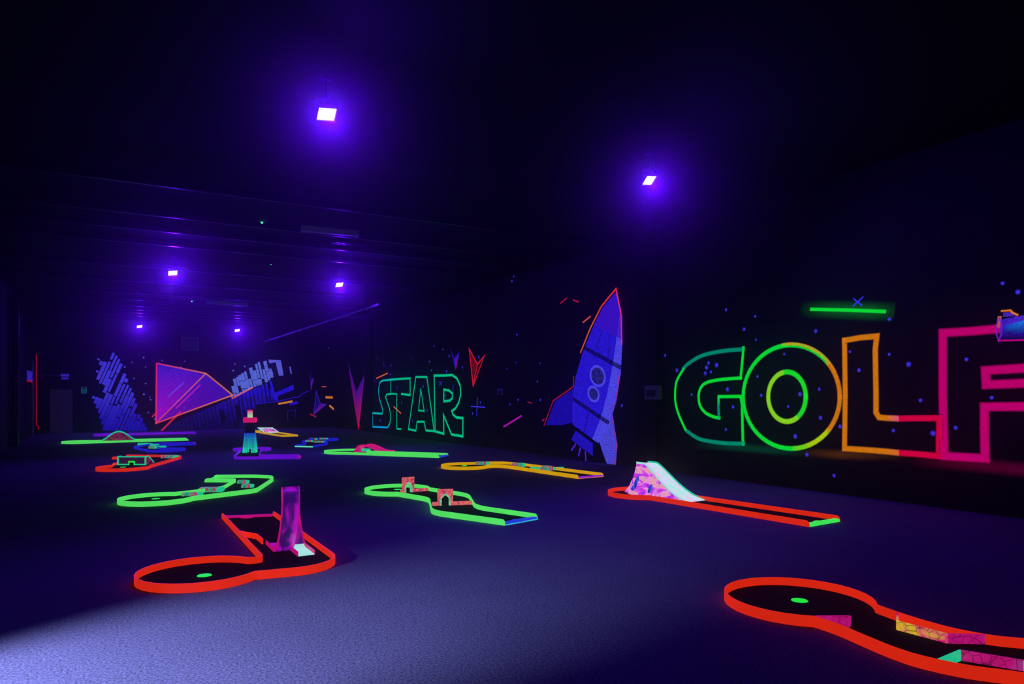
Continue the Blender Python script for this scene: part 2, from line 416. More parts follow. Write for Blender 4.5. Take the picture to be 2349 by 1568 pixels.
# ------------------------------------------------------------------ things on the back and left walls
def wall_box(side, px0, py0, px1, py1):
    f = {'b': wb, 'l': wl, 'r': wr}[side]; a = f(px0, py0); b = f(px1, py1)
    return a, b
a, b = wall_box('b', 416, 773, 455, 803)
vent = thing('wall_vent', ((a[0]+b[0])/2, YB, b[1]), 'square louvred vent high on the end wall above the mural', 'vent')
fm = MB(); w_, h_ = b[0]-a[0], a[1]-b[1]; cx_, cz_ = (a[0]+b[0])/2, (a[1]+b[1])/2
for sx in (-1, 1): fm.box((cx_+sx*w_/2, YB-.03, cz_), (.05, .06, h_+.05))
for sz in (-1, 1): fm.box((cx_, YB-.03, cz_+sz*h_/2), (w_, .06, .05))
fm.obj('frame', 'white', parent=vent)
MB().box((cx_, YB-.008, cz_), (w_, .012, h_)).obj('backing', 'grey', parent=vent)
for k in range(8):
    z = cz_-h_/2+h_*(k+.5)/8
    MB().add([(cx_-w_/2, YB-.012, z+.03), (cx_+w_/2, YB-.012, z+.03), (cx_+w_/2, YB-.05, z-.025), (cx_-w_/2, YB-.05, z-.025),
              (cx_-w_/2, YB-.012, z+.018), (cx_+w_/2, YB-.012, z+.018), (cx_+w_/2, YB-.05, z-.037), (cx_-w_/2, YB-.05, z-.037)],
             [[0, 1, 2, 3], [7, 6, 5, 4], [0, 4, 5, 1], [2, 6, 7, 3], [1, 5, 6, 2], [3, 7, 4, 0]]).obj('slat', 'white', parent=vent)
# light above the door
a, b = wall_box('b', 139.5, 857, 159, 863.5); c_, d_ = wall_box('b', 141.5, 865, 157, 870)
sg = thing('emergency_light', ((a[0]+b[0])/2, YB, d_[1]), 'small white emergency light with an added blue glow above the far door', 'emergency light')
MB().box(((a[0]+b[0])/2, YB-.05, (a[1]+b[1])/2), (b[0]-a[0], .1, a[1]-b[1])).obj('housing', 'panel_blue', parent=sg, bevel=.01)  # housing and diffuser carry an added blue glow; no lamp is on inside
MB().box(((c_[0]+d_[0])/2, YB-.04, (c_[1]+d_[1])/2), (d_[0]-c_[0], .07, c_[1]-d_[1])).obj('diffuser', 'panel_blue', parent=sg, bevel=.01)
MB().box(((a[0]+b[0])/2, YB-.03, (b[1]+c_[1])/2), (.12, .06, b[1]-c_[1]+.02)).obj('neck', 'black', parent=sg)
p = wb(92, 862); q = wb(139.5, 861)
cd = thing('conduit', (p[0], YB, p[1]), 'thin conduit leading along the end wall to the door light', 'conduit')
MB().cyl((p[0]+.05, YB-.025, q[1]), (q[0], YB-.025, q[1]), .014).obj('pipe', 'pipe', parent=cd)
t_ = wb(92, 796); MB().cyl((p[0]+.05, YB-.025, q[1]), (p[0]+.05, YB-.025, t_[1]), .014).obj('riser', 'pipe', parent=cd)
# small notice
a, b = wall_box('b', 187, 887.5, 198, 901.5)
nt_ = thing('wall_notice', ((a[0]+b[0])/2, YB, b[1]), 'small notice with glowing teal border beside the far door', 'notice')
MB().box(((a[0]+b[0])/2, YB-.006, (a[1]+b[1])/2), (b[0]-a[0], .012, a[1]-b[1])).obj('board', 'black', parent=nt_)
bd = MB()
for sx in (0, 1): bd.box((a[0]+sx*(b[0]-a[0]), YB-.012, (a[1]+b[1])/2), (.022, .02, a[1]-b[1]))
for t in (0, .36, 1): bd.box(((a[0]+b[0])/2, YB-.012, a[1]+t*(b[1]-a[1])), (b[0]-a[0], .02, .02))
bd.obj('border', 'sign_teal', parent=nt_)
for r_ in range(2):
    for k in range(3): tx = MB().box((a[0]+(b[0]-a[0])*(.25+.25*k), YB-.013, a[1]+(b[1]-a[1])*(.56+.22*r_)), ((b[0]-a[0])*.14, .006, .035)); tx.obj('printed_mark', 'sign_teal', parent=nt_)
# left wall: red cable, boards, pipes
pp = [wl(82, 812), wl(82, 975), wl(86.5, 976), wl(87, 1011)]
rc = MB().tube([(XL+.02, y, max(z, .01)) for y, z in pp], .014, 6).obj('red_cable', 'red_cable', origin=(XL, pp[-1][0], 0))
tag(rc, 'thin glowing red cable running down the side wall to the carpet', 'cable')
a = wl(57.5, 848); b = wl(70.5, 873)
pb = thing('wall_board', (XL, (a[0]+b[0])/2, b[1]), 'bluish white board mounted on the side wall between two pipes', 'board')
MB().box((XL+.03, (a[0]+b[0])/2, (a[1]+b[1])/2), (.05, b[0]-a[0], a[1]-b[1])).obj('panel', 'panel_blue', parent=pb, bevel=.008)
MB().box((XL+.03, (a[0]+b[0])/2, b[1]-.03), (.06, b[0]-a[0]+.05, .05)).obj('red_edge', 'red_cable', parent=pb)
for (px, py0, py1, r_, lab) in ((70.5, 828, 992, .045, 'bluish pipe standing beside the bluish white board'), (56, 750, 985, .03, 'thin dark pipe on the side wall before the bluish white board'),
                              (22, 676, 965, .12, 'thick dark pipe standing against the side wall'), (41, 640, 725, .05, 'short pipe dropping from the ceiling along the side wall')):
    y0, zt = wl(px, py0); zb_ = wl(px, py1)[1]
    if px in (70.5, 56, 22): zb_ = 0
    if px == 41: zt = ZC
    t = thing('wall_pipe', (XL, y0, max(zb_, 0)), lab, 'pipe')
    MB().cyl((XL+r_+.02, y0, max(zb_, 0)), (XL+r_+.02, y0, min(zt, ZC)), r_, n=14).obj('pipe', 'pipe' if px == 70.5 else 'beam', parent=t, smooth=True)
    for k in (.2, .8):
        z = max(zb_, 0)+(min(zt, ZC)-max(zb_, 0))*k
        MB().cyl((XL+r_+.02, y0, z-.025), (XL+r_+.02, y0, z+.025), r_+.012, n=14).box((XL+.015, y0, z), (.03, r_*2.4, .05)).obj('clamp', 'black', parent=t)
# boxes on the mural wall
for (x0, y0, x1, y1, lab) in ((1496, 884, 1529, 916, 'grey meter box on the mural wall beside the rocket painting'), (1146, 891, 1160, 906, 'small switch box on the mural wall between STAR and the rocket painting')):
    a = wr(x0, y0); b = wr(x1, y1); wy = a[0]-b[0]; hz = a[1]-b[1]; cy = (a[0]+b[0])/2; cz = (a[1]+b[1])/2
    t = thing('wall_box', (XR, cy, b[1]), lab, 'wall box')
    off = .12 if x0 == 1496 else 0
    MB().box((XR-off-.05, cy, cz), (.1, wy, hz)).obj('housing', 'grey', parent=t, bevel=.01)
    MB().box((XR-off-.105, cy+wy*.05, cz-.02), (.012, wy*.6, hz*.5)).obj('cover', 'black', parent=t)

# ------------------------------------------------------------------ ceiling things
p0 = fl(693, 527, ZC-.09); p1 = fl(820, 539, ZC-.09)
def tube_light(pa, pb_, lab):
    c = (pa+pb_)/2; L = (pb_-pa).length; rz = math.atan2(pb_.y-pa.y, pb_.x-pa.x)
    t = thing('strip_light', (c.x, c.y, ZC), lab, 'light fixture')
    MB().box((c.x, c.y, ZC-.04), (L, .16, .08), rz).obj('housing', 'white', parent=t, bevel=.01)
    MB().box((c.x, c.y, ZC-.1), (L*.97, .13, .045), rz, ).obj('diffuser', 'white', parent=t, bevel=.015)
    for s in (-1, 1):
        MB().box((c.x+s*math.cos(rz)*L/2, c.y+s*math.sin(rz)*L/2, ZC-.065), (.04, .17, .13), rz).obj('end_cap', 'white', parent=t)
tube_light(p0, p1, 'unlit white strip light on the ceiling above the ceiling grille')
tube_light(fl(476, 694, ZC-.09), fl(568, 700, ZC-.09), 'unlit white strip light on the ceiling near the end wall')
for (px, py, lab, s) in ((602, 512, 'ceiling smoke detector with bright green light', 1.0), (441, 692, 'ceiling smoke detector beside the far strip light', .9), (622, 610, 'tiny ceiling detector in mid hall over the lighthouse lane', .5)):
    c = fl(px, py, ZC-.07)
    t = thing('smoke_detector', (c.x, c.y, ZC), lab, 'smoke detector')
    MB().cyl((c.x, c.y, ZC), (c.x, c.y, ZC-.05*s), .075*s, .08*s, 20).obj('base', 'white', parent=t, smooth=True)
    MB().cyl((c.x, c.y, ZC-.05*s), (c.x, c.y, ZC-.085*s), .06*s, .035*s, 20).obj('cover', 'grey', parent=t, smooth=True)
    MB().cyl((c.x-.02*s, c.y-.05*s, ZC-.07*s), (c.x-.02*s, c.y-.055*s, ZC-.082*s), .02*s, .012*s, 10).obj('indicator_light', 'led', parent=t)
c0 = fl(760, 555, ZC-.05); c1 = fl(846, 564, ZC-.05); cc = (c0+c1)/2; rz = math.atan2(c1.y-c0.y, c1.x-c0.x); L = (c1-c0).length
gr = thing('ceiling_grille', (cc.x, cc.y, ZC), 'dark slotted air grille on the ceiling beside a strip light', 'grille')
MB().box((cc.x, cc.y, ZC-.02), (L, .34, .04), rz).obj('frame', 'black', parent=gr)
for k in range(6):
    o = (k-2.5)/6*L*.95
    MB().box((cc.x+math.cos(rz)*o, cc.y+math.sin(rz)*o, ZC-.05), (.05, .26, .03), rz+.5).obj('slat', 'beam', parent=gr)
# long pipe under the ceiling
lp = thing('ceiling_pipe', (6.7, 28.6, 4.35), 'long pale pipe hung under the ceiling running to the end wall', 'pipe')
MB().cyl((6.7, 19.7, 4.27), (6.7, YB-.01, 4.42), .035, n=12).obj('pipe', 'pipe', parent=lp, smooth=True)
for y in (21, 25, 29, 33, 36.5):
    z = 4.27+(y-19.7)/18*.15
    MB().cyl((6.7, y, z+.03), (6.7, y, ZC), .006, n=6).cyl((6.7, y-.015, z), (6.7, y+.015, z), .046).obj('hanger', 'beam', parent=lp)

# lamps
def uv_lamp(x, y, z, lab, group='violet floodlights along the ceiling', power=UV_W):
    t = thing('ceiling_floodlight', (x, y, ZC), lab, 'floodlight', group)
    d = Vector((.22, -.62, -.75)).normalized()           # aimed down and towards the entrance
    c = Vector((x, y, z)); u = Vector((1, 0, 0)); u = (u-d*u.dot(d)).normalized(); w = d.cross(u)
    def ring(o, a, b): return [tuple(c+d*o+u*(i*a)+w*(j*b)) for i, j in ((-1, -1), (1, -1), (1, 1), (-1, 1))]
    MB().sweep([ring(-.10, .06, .05), ring(-.07, .10, .075), ring(.0, .12, .09)]).obj('housing', 'black', parent=t)
    hood = MB()
    a, b, a2, b2 = ring(0, .12, .09), ring(.025, .125, .095), ring(.025, .108, .078), ring(0, .108, .078)
    b0 = len(hood.v); hood.add(a+b+a2+b2, [[i, (i+1) % 4, 4+(i+1) % 4, 4+i] for i in range(4)]+[[4+i, 4+(i+1) % 4, 8+(i+1) % 4, 8+i] for i in range(4)]+[[8+i, 8+(i+1) % 4, 12+(i+1) % 4, 12+i] for i in range(4)])
    hood.obj('bezel', 'black', parent=t)
    MB().sweep([ring(.001, .105, .076), ring(.008, .105, .076)]).obj('lens', 'lens', parent=t)
    br = MB()
    for s in (-1, 1):
        br.cyl(c+u*(.135*s)-d*.03, Vector((x+.135*s*u.x, y, z+.17)), .008)
    br.cyl((x-.14, y, z+.17), (x+.14, y, z+.17), .008)
    br.obj('bracket', 'black', parent=t)
    MB().cyl((x, y, z+.17), (x, y, ZC), .012).cyl((x, y, ZC-.02), (x, y, ZC), .05).obj('stem', 'black', parent=t)
    ld = bpy.data.lights.new('floodlight_lamp', 'SPOT'); ld.color = UV_COL; ld.energy = power; ld.shadow_soft_size = .07
    ld.spot_size = math.radians(160); ld.spot_blend = .6
    lo = bpy.data.objects.new('lamp', ld); COL.objects.link(lo); lo.parent = t
    lo.location = c+d*.09-Vector((x, y, ZC)); lo.rotation_euler = d.to_track_quat('-Z', 'Y').to_euler()
LZ = 4.8
for (px, py, lab) in ((748, 260, 'lit violet floodlight on the ceiling over the orange lane with the loop'), (1488, 412, 'lit violet floodlight on the ceiling beside the rocket and GOLF paintings'),
                      (396, 625, 'lit violet floodlight on the ceiling over the green zigzag lane'), (778, 652, 'lit violet floodlight on the ceiling in line with the long pale pipe'),
                      (320, 748, 'lit violet floodlight before the left half of the end wall mural'), (544, 757, 'lit violet floodlight before the end wall mural beside the vent')):
    c = fl(px, py, LZ); uv_lamp(c.x, c.y, LZ, lab)
uv_lamp(2.3, -4.0, LZ, 'violet floodlight on the ceiling by the entrance, side wall row'); uv_lamp(7.3, -4.0, LZ, 'violet floodlight on the ceiling by the entrance, mural wall row')
# pale floodlight on the side wall by the entrance: lights the first stretch of carpet
ft = thing('wall_floodlight', (XL, 3.6, 1.2), 'pale blue floodlight on the side wall by the entrance', 'floodlight')
fc = Vector((XL+.22, 3.6, 1.3)); fd = (Vector((-.6, 4.3, 0))-fc).normalized()
MB().cyl(fc-fd*.12, fc, .07, .11, 20).obj('housing', 'black', parent=ft)
MB().cyl(fc+fd*.002, fc+fd*.008, .1, .1, 20).obj('lens', 'lens', parent=ft)
MB().cyl((XL, 3.6, 1.3), fc-fd*.1, .02).box((XL+.01, 3.6, 1.3), (.02, .12, .12)).obj('bracket', 'black', parent=ft)
fdl = bpy.data.lights.new('wall_floodlight_lamp', 'SPOT'); fdl.color = FLOOD_COL; fdl.energy = FLOOD_W*10; fdl.shadow_soft_size = .08
fdl.spot_size = math.radians(54); fdl.spot_blend = .75
flo = bpy.data.objects.new('lamp', fdl); COL.objects.link(flo); flo.parent = ft
flo.location = fc+fd*.03-Vector((XL, 3.6, 1.2)); flo.rotation_euler = fd.to_track_quat('-Z', 'Y').to_euler()

# ================================================================== golf lanes
def arc_between(c, r, p, q, n=28):
    """arc from p round the far side of the circle to q"""
    c = v2(c); a0 = math.atan2(p[1]-c.y, p[0]-c.x); a1 = math.atan2(q[1]-c.y, q[0]-c.x)
    m = (v2(p)+v2(q))/2-c; am = math.atan2(m.y, m.x)
    d = (a1-a0) % (2*PI)
    if ((am-a0) % (2*PI)) < d: d -= 2*PI
    return [c+Vector((math.cos(a0+d*k/n), math.sin(a0+d*k/n)))*r for k in range(n+1)]
def lane(label, colour, left, right, circ, tee='tee_blue', edge='tee_cyan', hole=None, fil=.12, closed=False, cat='golf lane'):
    c, r = circ[:2], circ[2]
    L = fillet(left, fil) if fil else [v2(p) for p in left]
    R = fillet(right, fil) if fil else [v2(p) for p in right]
    arc = arc_between(c, r, L[-1], R[-1]); L[-1] = arc[0]; R[-1] = arc[-1]
    t = thing('golf_lane', (c[0], c[1], 0), label, cat, 'miniature golf lanes on the carpet')
    poly = L+arc[1:-1]+R[::-1]
    MB().prism(poly, .0, .012).obj('playing_surface', 'mat', parent=t)
    e = 0 if closed else .05
    wall_strip(L, RAIL_H, RAIL_T, round0=e).obj('rail', colour, parent=t, smooth=True)
    wall_strip(R, RAIL_H, RAIL_T, round0=e).obj('rail', colour, parent=t, smooth=True)
    wall_strip(arc, RAIL_H, RAIL_T).obj('end_rail', colour, parent=t, smooth=True)
    if closed:
        wall_strip([L[0], R[0]], RAIL_H, RAIL_T).obj('rail', colour, parent=t)
    else:
        a, b = L[0], R[0]; ax = (b-a); n = Vector((-ax.y, ax.x)).normalized(); inw = (L[1]-L[0]).normalized()
        if n.dot(inw) < 0: n = -n
        ang = math.atan2(ax.y, ax.x); m = (a+b)/2+n*.035; ln = ax.length-RAIL_T-.004
        ts = MB().box((m.x, m.y, .02), (ln, .07, .032), ang).obj('tee_strip', tee, parent=t)
        m2 = (a+b)/2-n*.003
        MB().box((m2.x, m2.y, .007), (ln, .008, .012), ang).obj('tee_edge', edge, parent=ts)
        mp = (a+b)/2+n*.07
        MB().cyl((mp.x, mp.y, .012), (mp.x, mp.y, .026), .085, .07, 20).obj('tee_pad', tee, parent=t)
    if hole:
        MB().cyl((hole[0], hole[1], .012), (hole[0], hole[1], .017), .062, .058, 24).obj('cup', 'hole', parent=t)
    return t
P = lambda o, x, y, z=.07: tuple(fl(*crop(o, [(x, y)])[0], z))[:2]

# 1 big orange lane at the front right
l_near = lane('orange lane with pink brick baffles and a wide round green, before GOLF', 'orange',
     catmull([(4.5, .5), (4.5, 1.2), (4.49, 1.62), (4.32, 1.99), (4.17, 2.2), (4.09, 2.42), (4.09, 2.6), (4.13, 2.8), (4.18, 3.03), (4.19, 3.22)]),
     catmull([(5.16, .5), (5.16, 1.3), (5.14, 1.85), (5.06, 2.12), (4.95, 2.26), (4.83, 2.4), (4.76, 2.6), (4.755, 2.8), (4.78, 3.0), (4.82, 3.18)]),
     (4.53, 3.62, .53), fil=0, hole=(4.60, 3.66))
# 2 red lane with loop
L2 = [(1.24, 9.9), (1.24, 7.0), (1.08, 6.99)]
R2 = [(1.85, 9.72), (1.85, 6.95)]+[(1.85-.42*(1-math.cos(a)), 6.80-.42*math.sin(a)) for a in [k/8*PI/2 for k in range(9)]]+[(1.12, 6.375)]
lane('orange lane with a tall loop in its straight and a round green', 'orange', fillet(L2, .1), R2, (.67, 6.745, .51), tee='magenta', edge='tee_purple', fil=0, hole=(.70, 6.74))
# 3 green zigzag
lane('green zigzag lane with four small rubble blocks', 'green',
     [(1.49, 14.29), (2.0, 13.97), (1.62, 12.86), (1.25, 12.62), (.86, 12.44)],
     [(1.71, 14.84), (2.40, 14.5), (2.67, 14.2), (2.64, 13.85), (2.08, 12.32), (1.96, 12.22), (1.03, 11.8)],
     (.58, 12.0, .52), fil=.12, hole=P(cB, 917, 660, 0), tee='tee_green', edge='tee_green')
# 4 red lane with box
lane('red zigzag lane with a teal framed box obstacle', 'orange',
     [(-.02, 20.75), (.88, 20.1), (.02, 18.75), (-.02, 18.17)],
     [(.3, 21.3), (1.42, 20.55), (1.56, 20.15), (.76, 17.75)],
     (.2, 17.7, .52), fil=.14, hole=P(cC, 1190, 732, 0), tee='tee_purple', edge='tee_purple')
# 5 blue lane far left
lane('deep blue lane bent like a hook with several small blocks', 'blue',
     [(2.45, 26.35), (1.35, 26.4), (.55, 24.95), (.75, 23.6), (.88, 23.4)],
     [(2.40, 25.65), (1.55, 25.5), (1.15, 24.8), (1.25, 23.75), (1.28, 23.72)],
     (1.36, 23.2, .52), fil=.2, tee='tee_orange', edge='tee_orange')
# 6 green lane with hump bridge
lane('long straight green lane with a humped bridge, along the side wall', 'green',
     [(2.42, 29.22), (-.6, 29.22)], [(2.42, 28.52), (-.6, 28.35)], (-1.0, 28.78, .54), fil=0, tee='tee_green', edge='tee_green')
# 7 purple lane at the far end
lane('long straight purple lane lying before the end wall', 'purple', [(3.2, 34.45), (.2, 34.3)], [(3.15, 33.7), (.2, 33.65)], (-.15, 33.95, .54), fil=0, tee='tee_purple', edge='tee_purple')
# 8 yellow lane at the far end
lane('yellow lane with a tilted picture board, near the end wall', 'yellow', [(5.93, 29.4), (5.72, 32.3), (5.68, 33.2)], [(6.55, 29.34), (6.36, 31.9), (6.2, 33.3)], (5.86, 33.75, .56), fil=.1, closed=True)
# 9 lighthouse lane
lane('purple angled lane with a lighthouse standing on it', 'purple',
     [(4.17, 18.5), (3.05, 19.02), (2.72, 19.2), (2.74, 19.6), (3.2, 21.75)],
     [(4.34, 19.14), (3.36, 19.6), (3.8, 21.6)], (3.62, 22.2, .53), fil=.16, tee='pink', edge='pink')
# 10 small blue lane
lane('deep blue lane with a mint tee strip and small blocks, below STAR', 'blue',
     [(5.06, 23.13), (5.6, 23.85), (5.74, 24.6), (5.76, 25.3), (6.28, 25.85)],
     [(5.52, 22.62), (6.15, 23.45), (6.36, 23.95), (6.34, 24.5), (6.66, 25.6)], (6.75, 26.1, .53), fil=.2, tee='tee_mint', edge='tee_mint')
# 11 green lane with pink bridge
lane('straight green lane with a pink arched bridge, below STAR', 'green',
     [(7.42, 17.04), (5.52, 19.2)], [(7.92, 17.58), (6.2, 19.6)], (5.82, 19.95, .62), fil=0, tee='tee_blue', edge='tee_blue')
# 12 yellow lane
lane('bent yellow lane with rubble blocks, below the rocket painting', 'yellow',
     [(7.86, 11.33), (7.66, 13.7), (7.55, 14.06), (7.25, 14.1)], [(8.5, 11.39), (8.2, 13.95), (8.02, 14.62), (7.65, 14.78), (7.15, 14.82)],
     (6.9, 14.4, .53), fil=.3, tee='tee_purple', edge='tee_orange', hole=P(cI, 410, 212, 0))
# 13 green arch lane
lane('green zigzag lane with two pink stone archways', 'green',
     fillet([(4.2, 7.63), (3.72, 8.78), (4.16, 9.93), (3.93, 10.66)], .22), fillet([(4.77, 7.80), (4.41, 8.86), (4.86, 10.02), (4.62, 10.99)], .25),
     (4.13, 11.22, .53), fil=0, hole=P(cH, 492, 234, 0))
# 14 mountain lane
lane('long straight orange lane with a painted mountain ramp, below GOLF', 'orange',
     [(7.38, 5.73), (7.2, 8.48)], [(8.04, 5.79), (7.85, 8.42)], (7.42, 8.92, .53), fil=0, tee='tee_green', edge='tee_green')

# ================================================================== obstacles
# brick baffles on the big orange lane
t = thing('corner_baffle', (*P(cA, 940, 470, .07), .012), 'hollow pink triangular baffle in the corner of the orange lane', 'baffle')
a, b, c = P(cA, 845, 420), P(cA, 1100, 420), P(cA, 1046, 480)
for q in ([a, b], [b, c]): wall_strip(q, .066, .012, .012).obj('board', 'pinkteal', parent=t)
t = thing('side_baffle', (*P(cA, 1700, 530), .012), 'pink and yellow brick print baffle along the straight of the orange lane', 'baffle')
q = [P(cA, 1440, 392), P(cA, 1437, 452), P(cA, 1800, 545), P(cA, 2085, 550)]
for i in range(3): wall_strip(q[i:i+2], .062, .014, .012).obj('board', 'wallprint' if i < 2 else 'pinkteal', parent=t)
t = thing('side_baffle', (*P(cA, 1900, 690), .012), 'magenta baffle with a teal end beside the outer rail of the orange lane', 'baffle')
q = [P(cA, 1735, 728), P(cA, 1890, 662), P(cA, 2349, 737), (4.47, 1.75)]
for i in range(3): wall_strip(q[i:i+2], .062, .014, .012).obj('board', ('teal', 'pinkteal', 'wallprint')[i], parent=t)

# loop on the red lane
bx, by = 1.50, 7.42
lo_ = thing('loop_obstacle', (bx, by, .012), 'tall narrow magenta loop with a pale run-out chute', 'loop obstacle')
path = []
A_, B_ = .15, .325
for k in range(4): path.append((bx, by+.42-.14*k, .0, 0.0))
for k in range(41):
    th = 2*PI*k/40
    path.append((bx+.165*(k/40), by-A_*math.sin(th)*(1.15-.15*math.cos(th)), B_*(1-math.cos(th)), th))
for k in range(1, 4): path.append((bx+.165, by-.11*k, .0, 2*PI))
def loop_frame(k):
    p = Vector(path[k][:3]); a = Vector(path[max(k-1, 0)][:3]); b = Vector(path[min(k+1, len(path)-1)][:3])
    tg = b-a; tg.x = 0; tg.normalize(); nrm = Vector((0, tg.z, -tg.y)); return p+Vector((0, 0, .014)), nrm
def loop_part(u0, u1, h0, h1, k0=0, k1=None):
    secs = []
    for k in range(k0, k1 or len(path)):
        p, nr = loop_frame(k); X = Vector((1, 0, 0))
        secs.append([tuple(p+X*u+nr*h) for u, h in ((u0, h0), (u1, h0), (u1, h1), (u0, h1))])
    return MB().sweep(secs)
HW = .078
loop_part(-HW, HW, 0, .008, 0, 42).obj('bed', 'loop', parent=lo_, smooth=True)
loop_part(-HW, HW, 0, .008, 41).obj('run_out', 'mintwhite', parent=lo_)
loop_part(-HW-.008, -HW, 0, .045).obj('side_lip', 'magenta', parent=lo_, smooth=True)
loop_part(HW, HW+.008, 0, .045).obj('side_lip', 'magenta', parent=lo_, smooth=True)
for s, q in ((-1, [P(cE, 470, 897), P(cE, 710, 940), P(cE, 800, 1015)]), (1, [P(cE, 1165, 872), P(cE, 1282, 842)])):
    t = thing('guide_board', (*q[0], .012), 'bent red guide board between the rail and the loop' if s < 0 else 'short red guide board joining loop and far rail', 'guide board')
    wall_strip(q, .06, .014, .012, round0=.0).obj('board', 'orange', parent=t)
    c = q[0]; MB().cyl((c[0], c[1], .012), (c[0], c[1], .074), .016, n=10).obj('post', 'magenta', parent=t)

# rubble blocks
def rubble(c, w, d, h, rz, lab, ends='teal', body='rubble', grp=None):
    t = thing('rubble_block', (c[0], c[1], .012), lab, 'obstacle block', grp)
    cs, sn = math.cos(rz), math.sin(rz)
    MB().box((c[0]-cs*w*.12, c[1]-sn*w*.12, .012+h/2), (w*.76, d, h), rz, .94).obj('block', body, parent=t, bevel=.006)
    MB().box((c[0]+cs*w*.38, c[1]+sn*w*.38, .012+h*.46), (w*.24, d*.96, h*.92), rz, .96).obj('end_cap', ends, parent=t, bevel=.006)
GA = -.35
rubble(P(cB, 1632, 533, 0), .2, .12, .06, GA, 'pink and teal rubble block in the bend of the green zigzag lane')
rubble(P(cB, 1668, 567, 0), .2, .12, .06, GA, 'pink and teal rubble block by the outer rail of the green zigzag lane')
rubble(P(cB, 1372, 600, 0), .38, .2, .07, GA, 'large pink rubble block narrowing the green zigzag lane')
rubble(P(cB, 1215, 632, 0), .32, .12, .05, GA+.3, 'low grey teal rubble block before the round end of the green zigzag lane', body='rubble')
rubble(P(cI, 640, 200, 0), .34, .14, .07, -.5, 'teal rubble block at the neck of the bent yellow lane')
rubble(P(cI, 1090, 222, 0), .3, .2, .08, -.5, 'teal and red rubble block at the bend of the yellow lane')
cx, cy = P(cI, 1445, 272, 0)
t = thing('cross_barrier', (cx, cy, .012), 'low teal and pink barrier across the straight of the yellow lane', 'barrier')
q0, q1 = P(cI, 1240, 262, 0), P(cI, 1650, 262, 0)
for (p, q) in ((q0, (cx, cy)), ((cx, cy), q1)): wall_strip([p, q], .06, .05, .012).obj('arm', 'teal', parent=t)
MB().box((cx, cy, .06), (.2, .22, .1), .3, .9).obj('hub', 'rubble', parent=t, bevel=.01)
for (x, y, w, lab, b) in ((1520, 402, .55, 'long teal block at the bend of the hook shaped blue lane', 'teal'), (1660, 418, .3, 'teal block in the middle of the hook shaped blue lane', 'teal'),
                     (1640, 450, .3, 'pink rubble block of the hook shaped blue lane', 'rubble'), (1772, 447, .28, 'teal block near the round end of the hook shaped blue lane', 'teal')):
    rubble(P(cC, x, y, 0), w*.8, .15, .075, -.5, lab, body=b)
for (x, y, w, lab) in ((345, 168, .42, 'pink rubble block near the neck of the blue lane below STAR'), (485, 165, .45, 'teal rubble block by the round end of the blue lane below STAR'),
                  (290, 198, .38, 'green and pink block by the tee of the blue lane below STAR'), (430, 208, .55, 'long pale rubble block on the blue lane below STAR')):
    rubble(P(cJ, x, y, 0), w*.72, .14, .065, -.4, lab)
rubble(P(cC, 1895, 592, 0), .4, .2, .07, -.5, 'pale rubble block in the bend of the red zigzag lane')

# archways on the green lane
def archway(a, b, wa, wo, H, ho, lab, wing=.06, pos=.5):
    """wall across the lane from a to b with a raised gate and a pointed opening"""
    a, b = v2(a), v2(b); ax = (b-a); L = ax.length; ax.normalize(); n = Vector((-ax.y, ax.x)); c = a+ax*L*pos
    t = thing('stone_archway', (c.x, c.y, .012), lab, 'archway')
    def pt(u, z): return (c.x+ax.x*u, c.y+ax.y*u, z+.012)
    off = (n.x*.035, n.y*.035, 0)
    def face(u0, u1, z0, z1): return [pt(u0, z0), pt(u1, z0), pt(u1, z1), pt(u0, z1)]
    g = MB(); tr = .026
    g.extrude([pt(-wa/2, 0), pt(-wo/2-tr, 0), pt(-wo/2-tr, ho*.72), pt(0, ho+tr*1.4), pt(0, H), pt(-wa/2, H)], off)
    g.extrude([pt(wa/2, 0), pt(wa/2, H), pt(0, H), pt(0, ho+tr*1.4), pt(wo/2+tr, ho*.72), pt(wo/2+tr, 0)], off)
    g.obj('gate', 'stone', parent=t)
    m = MB(); off2 = (n.x*.047, n.y*.047, 0)
    sh = Vector((n.x, n.y, 0))*-.006
    for s in (-1, 1):
        m.extrude([Vector(pt(s*wo/2, 0))+sh, Vector(pt(s*(wo/2+tr), 0))+sh, Vector(pt(s*(wo/2+tr), ho*.72))+sh, Vector(pt(0, ho+tr*1.4))+sh, Vector(pt(0, ho))+sh, Vector(pt(s*wo/2, ho*.7))+sh], off2)
    m.obj('arch_trim', 'stonegreen', parent=t)
    MB().extrude(face(-L*pos+.012, -wa/2, 0, wing), off).obj('wing_wall', 'stone', parent=t)
    MB().extrude(face(wa/2, L*(1-pos)-.012, 0, wing), off).obj('wing_wall', 'stone', parent=t)
ea, eb = P(cH, 905, 436, 0), P(cH, 1420, 420, 0)
archway(ea, eb, .225, .105, .235, .15, 'pink stone archway with a mint trim in the middle of the green lane', .052, .33)
ea, eb = P(cH, 525, 278, 0), P(cH, 878, 250, 0)
archway(ea, eb, .21, .085, .25, .15, 'pink stone archway with a mint trim at the round end of the green lane', .05, .28)

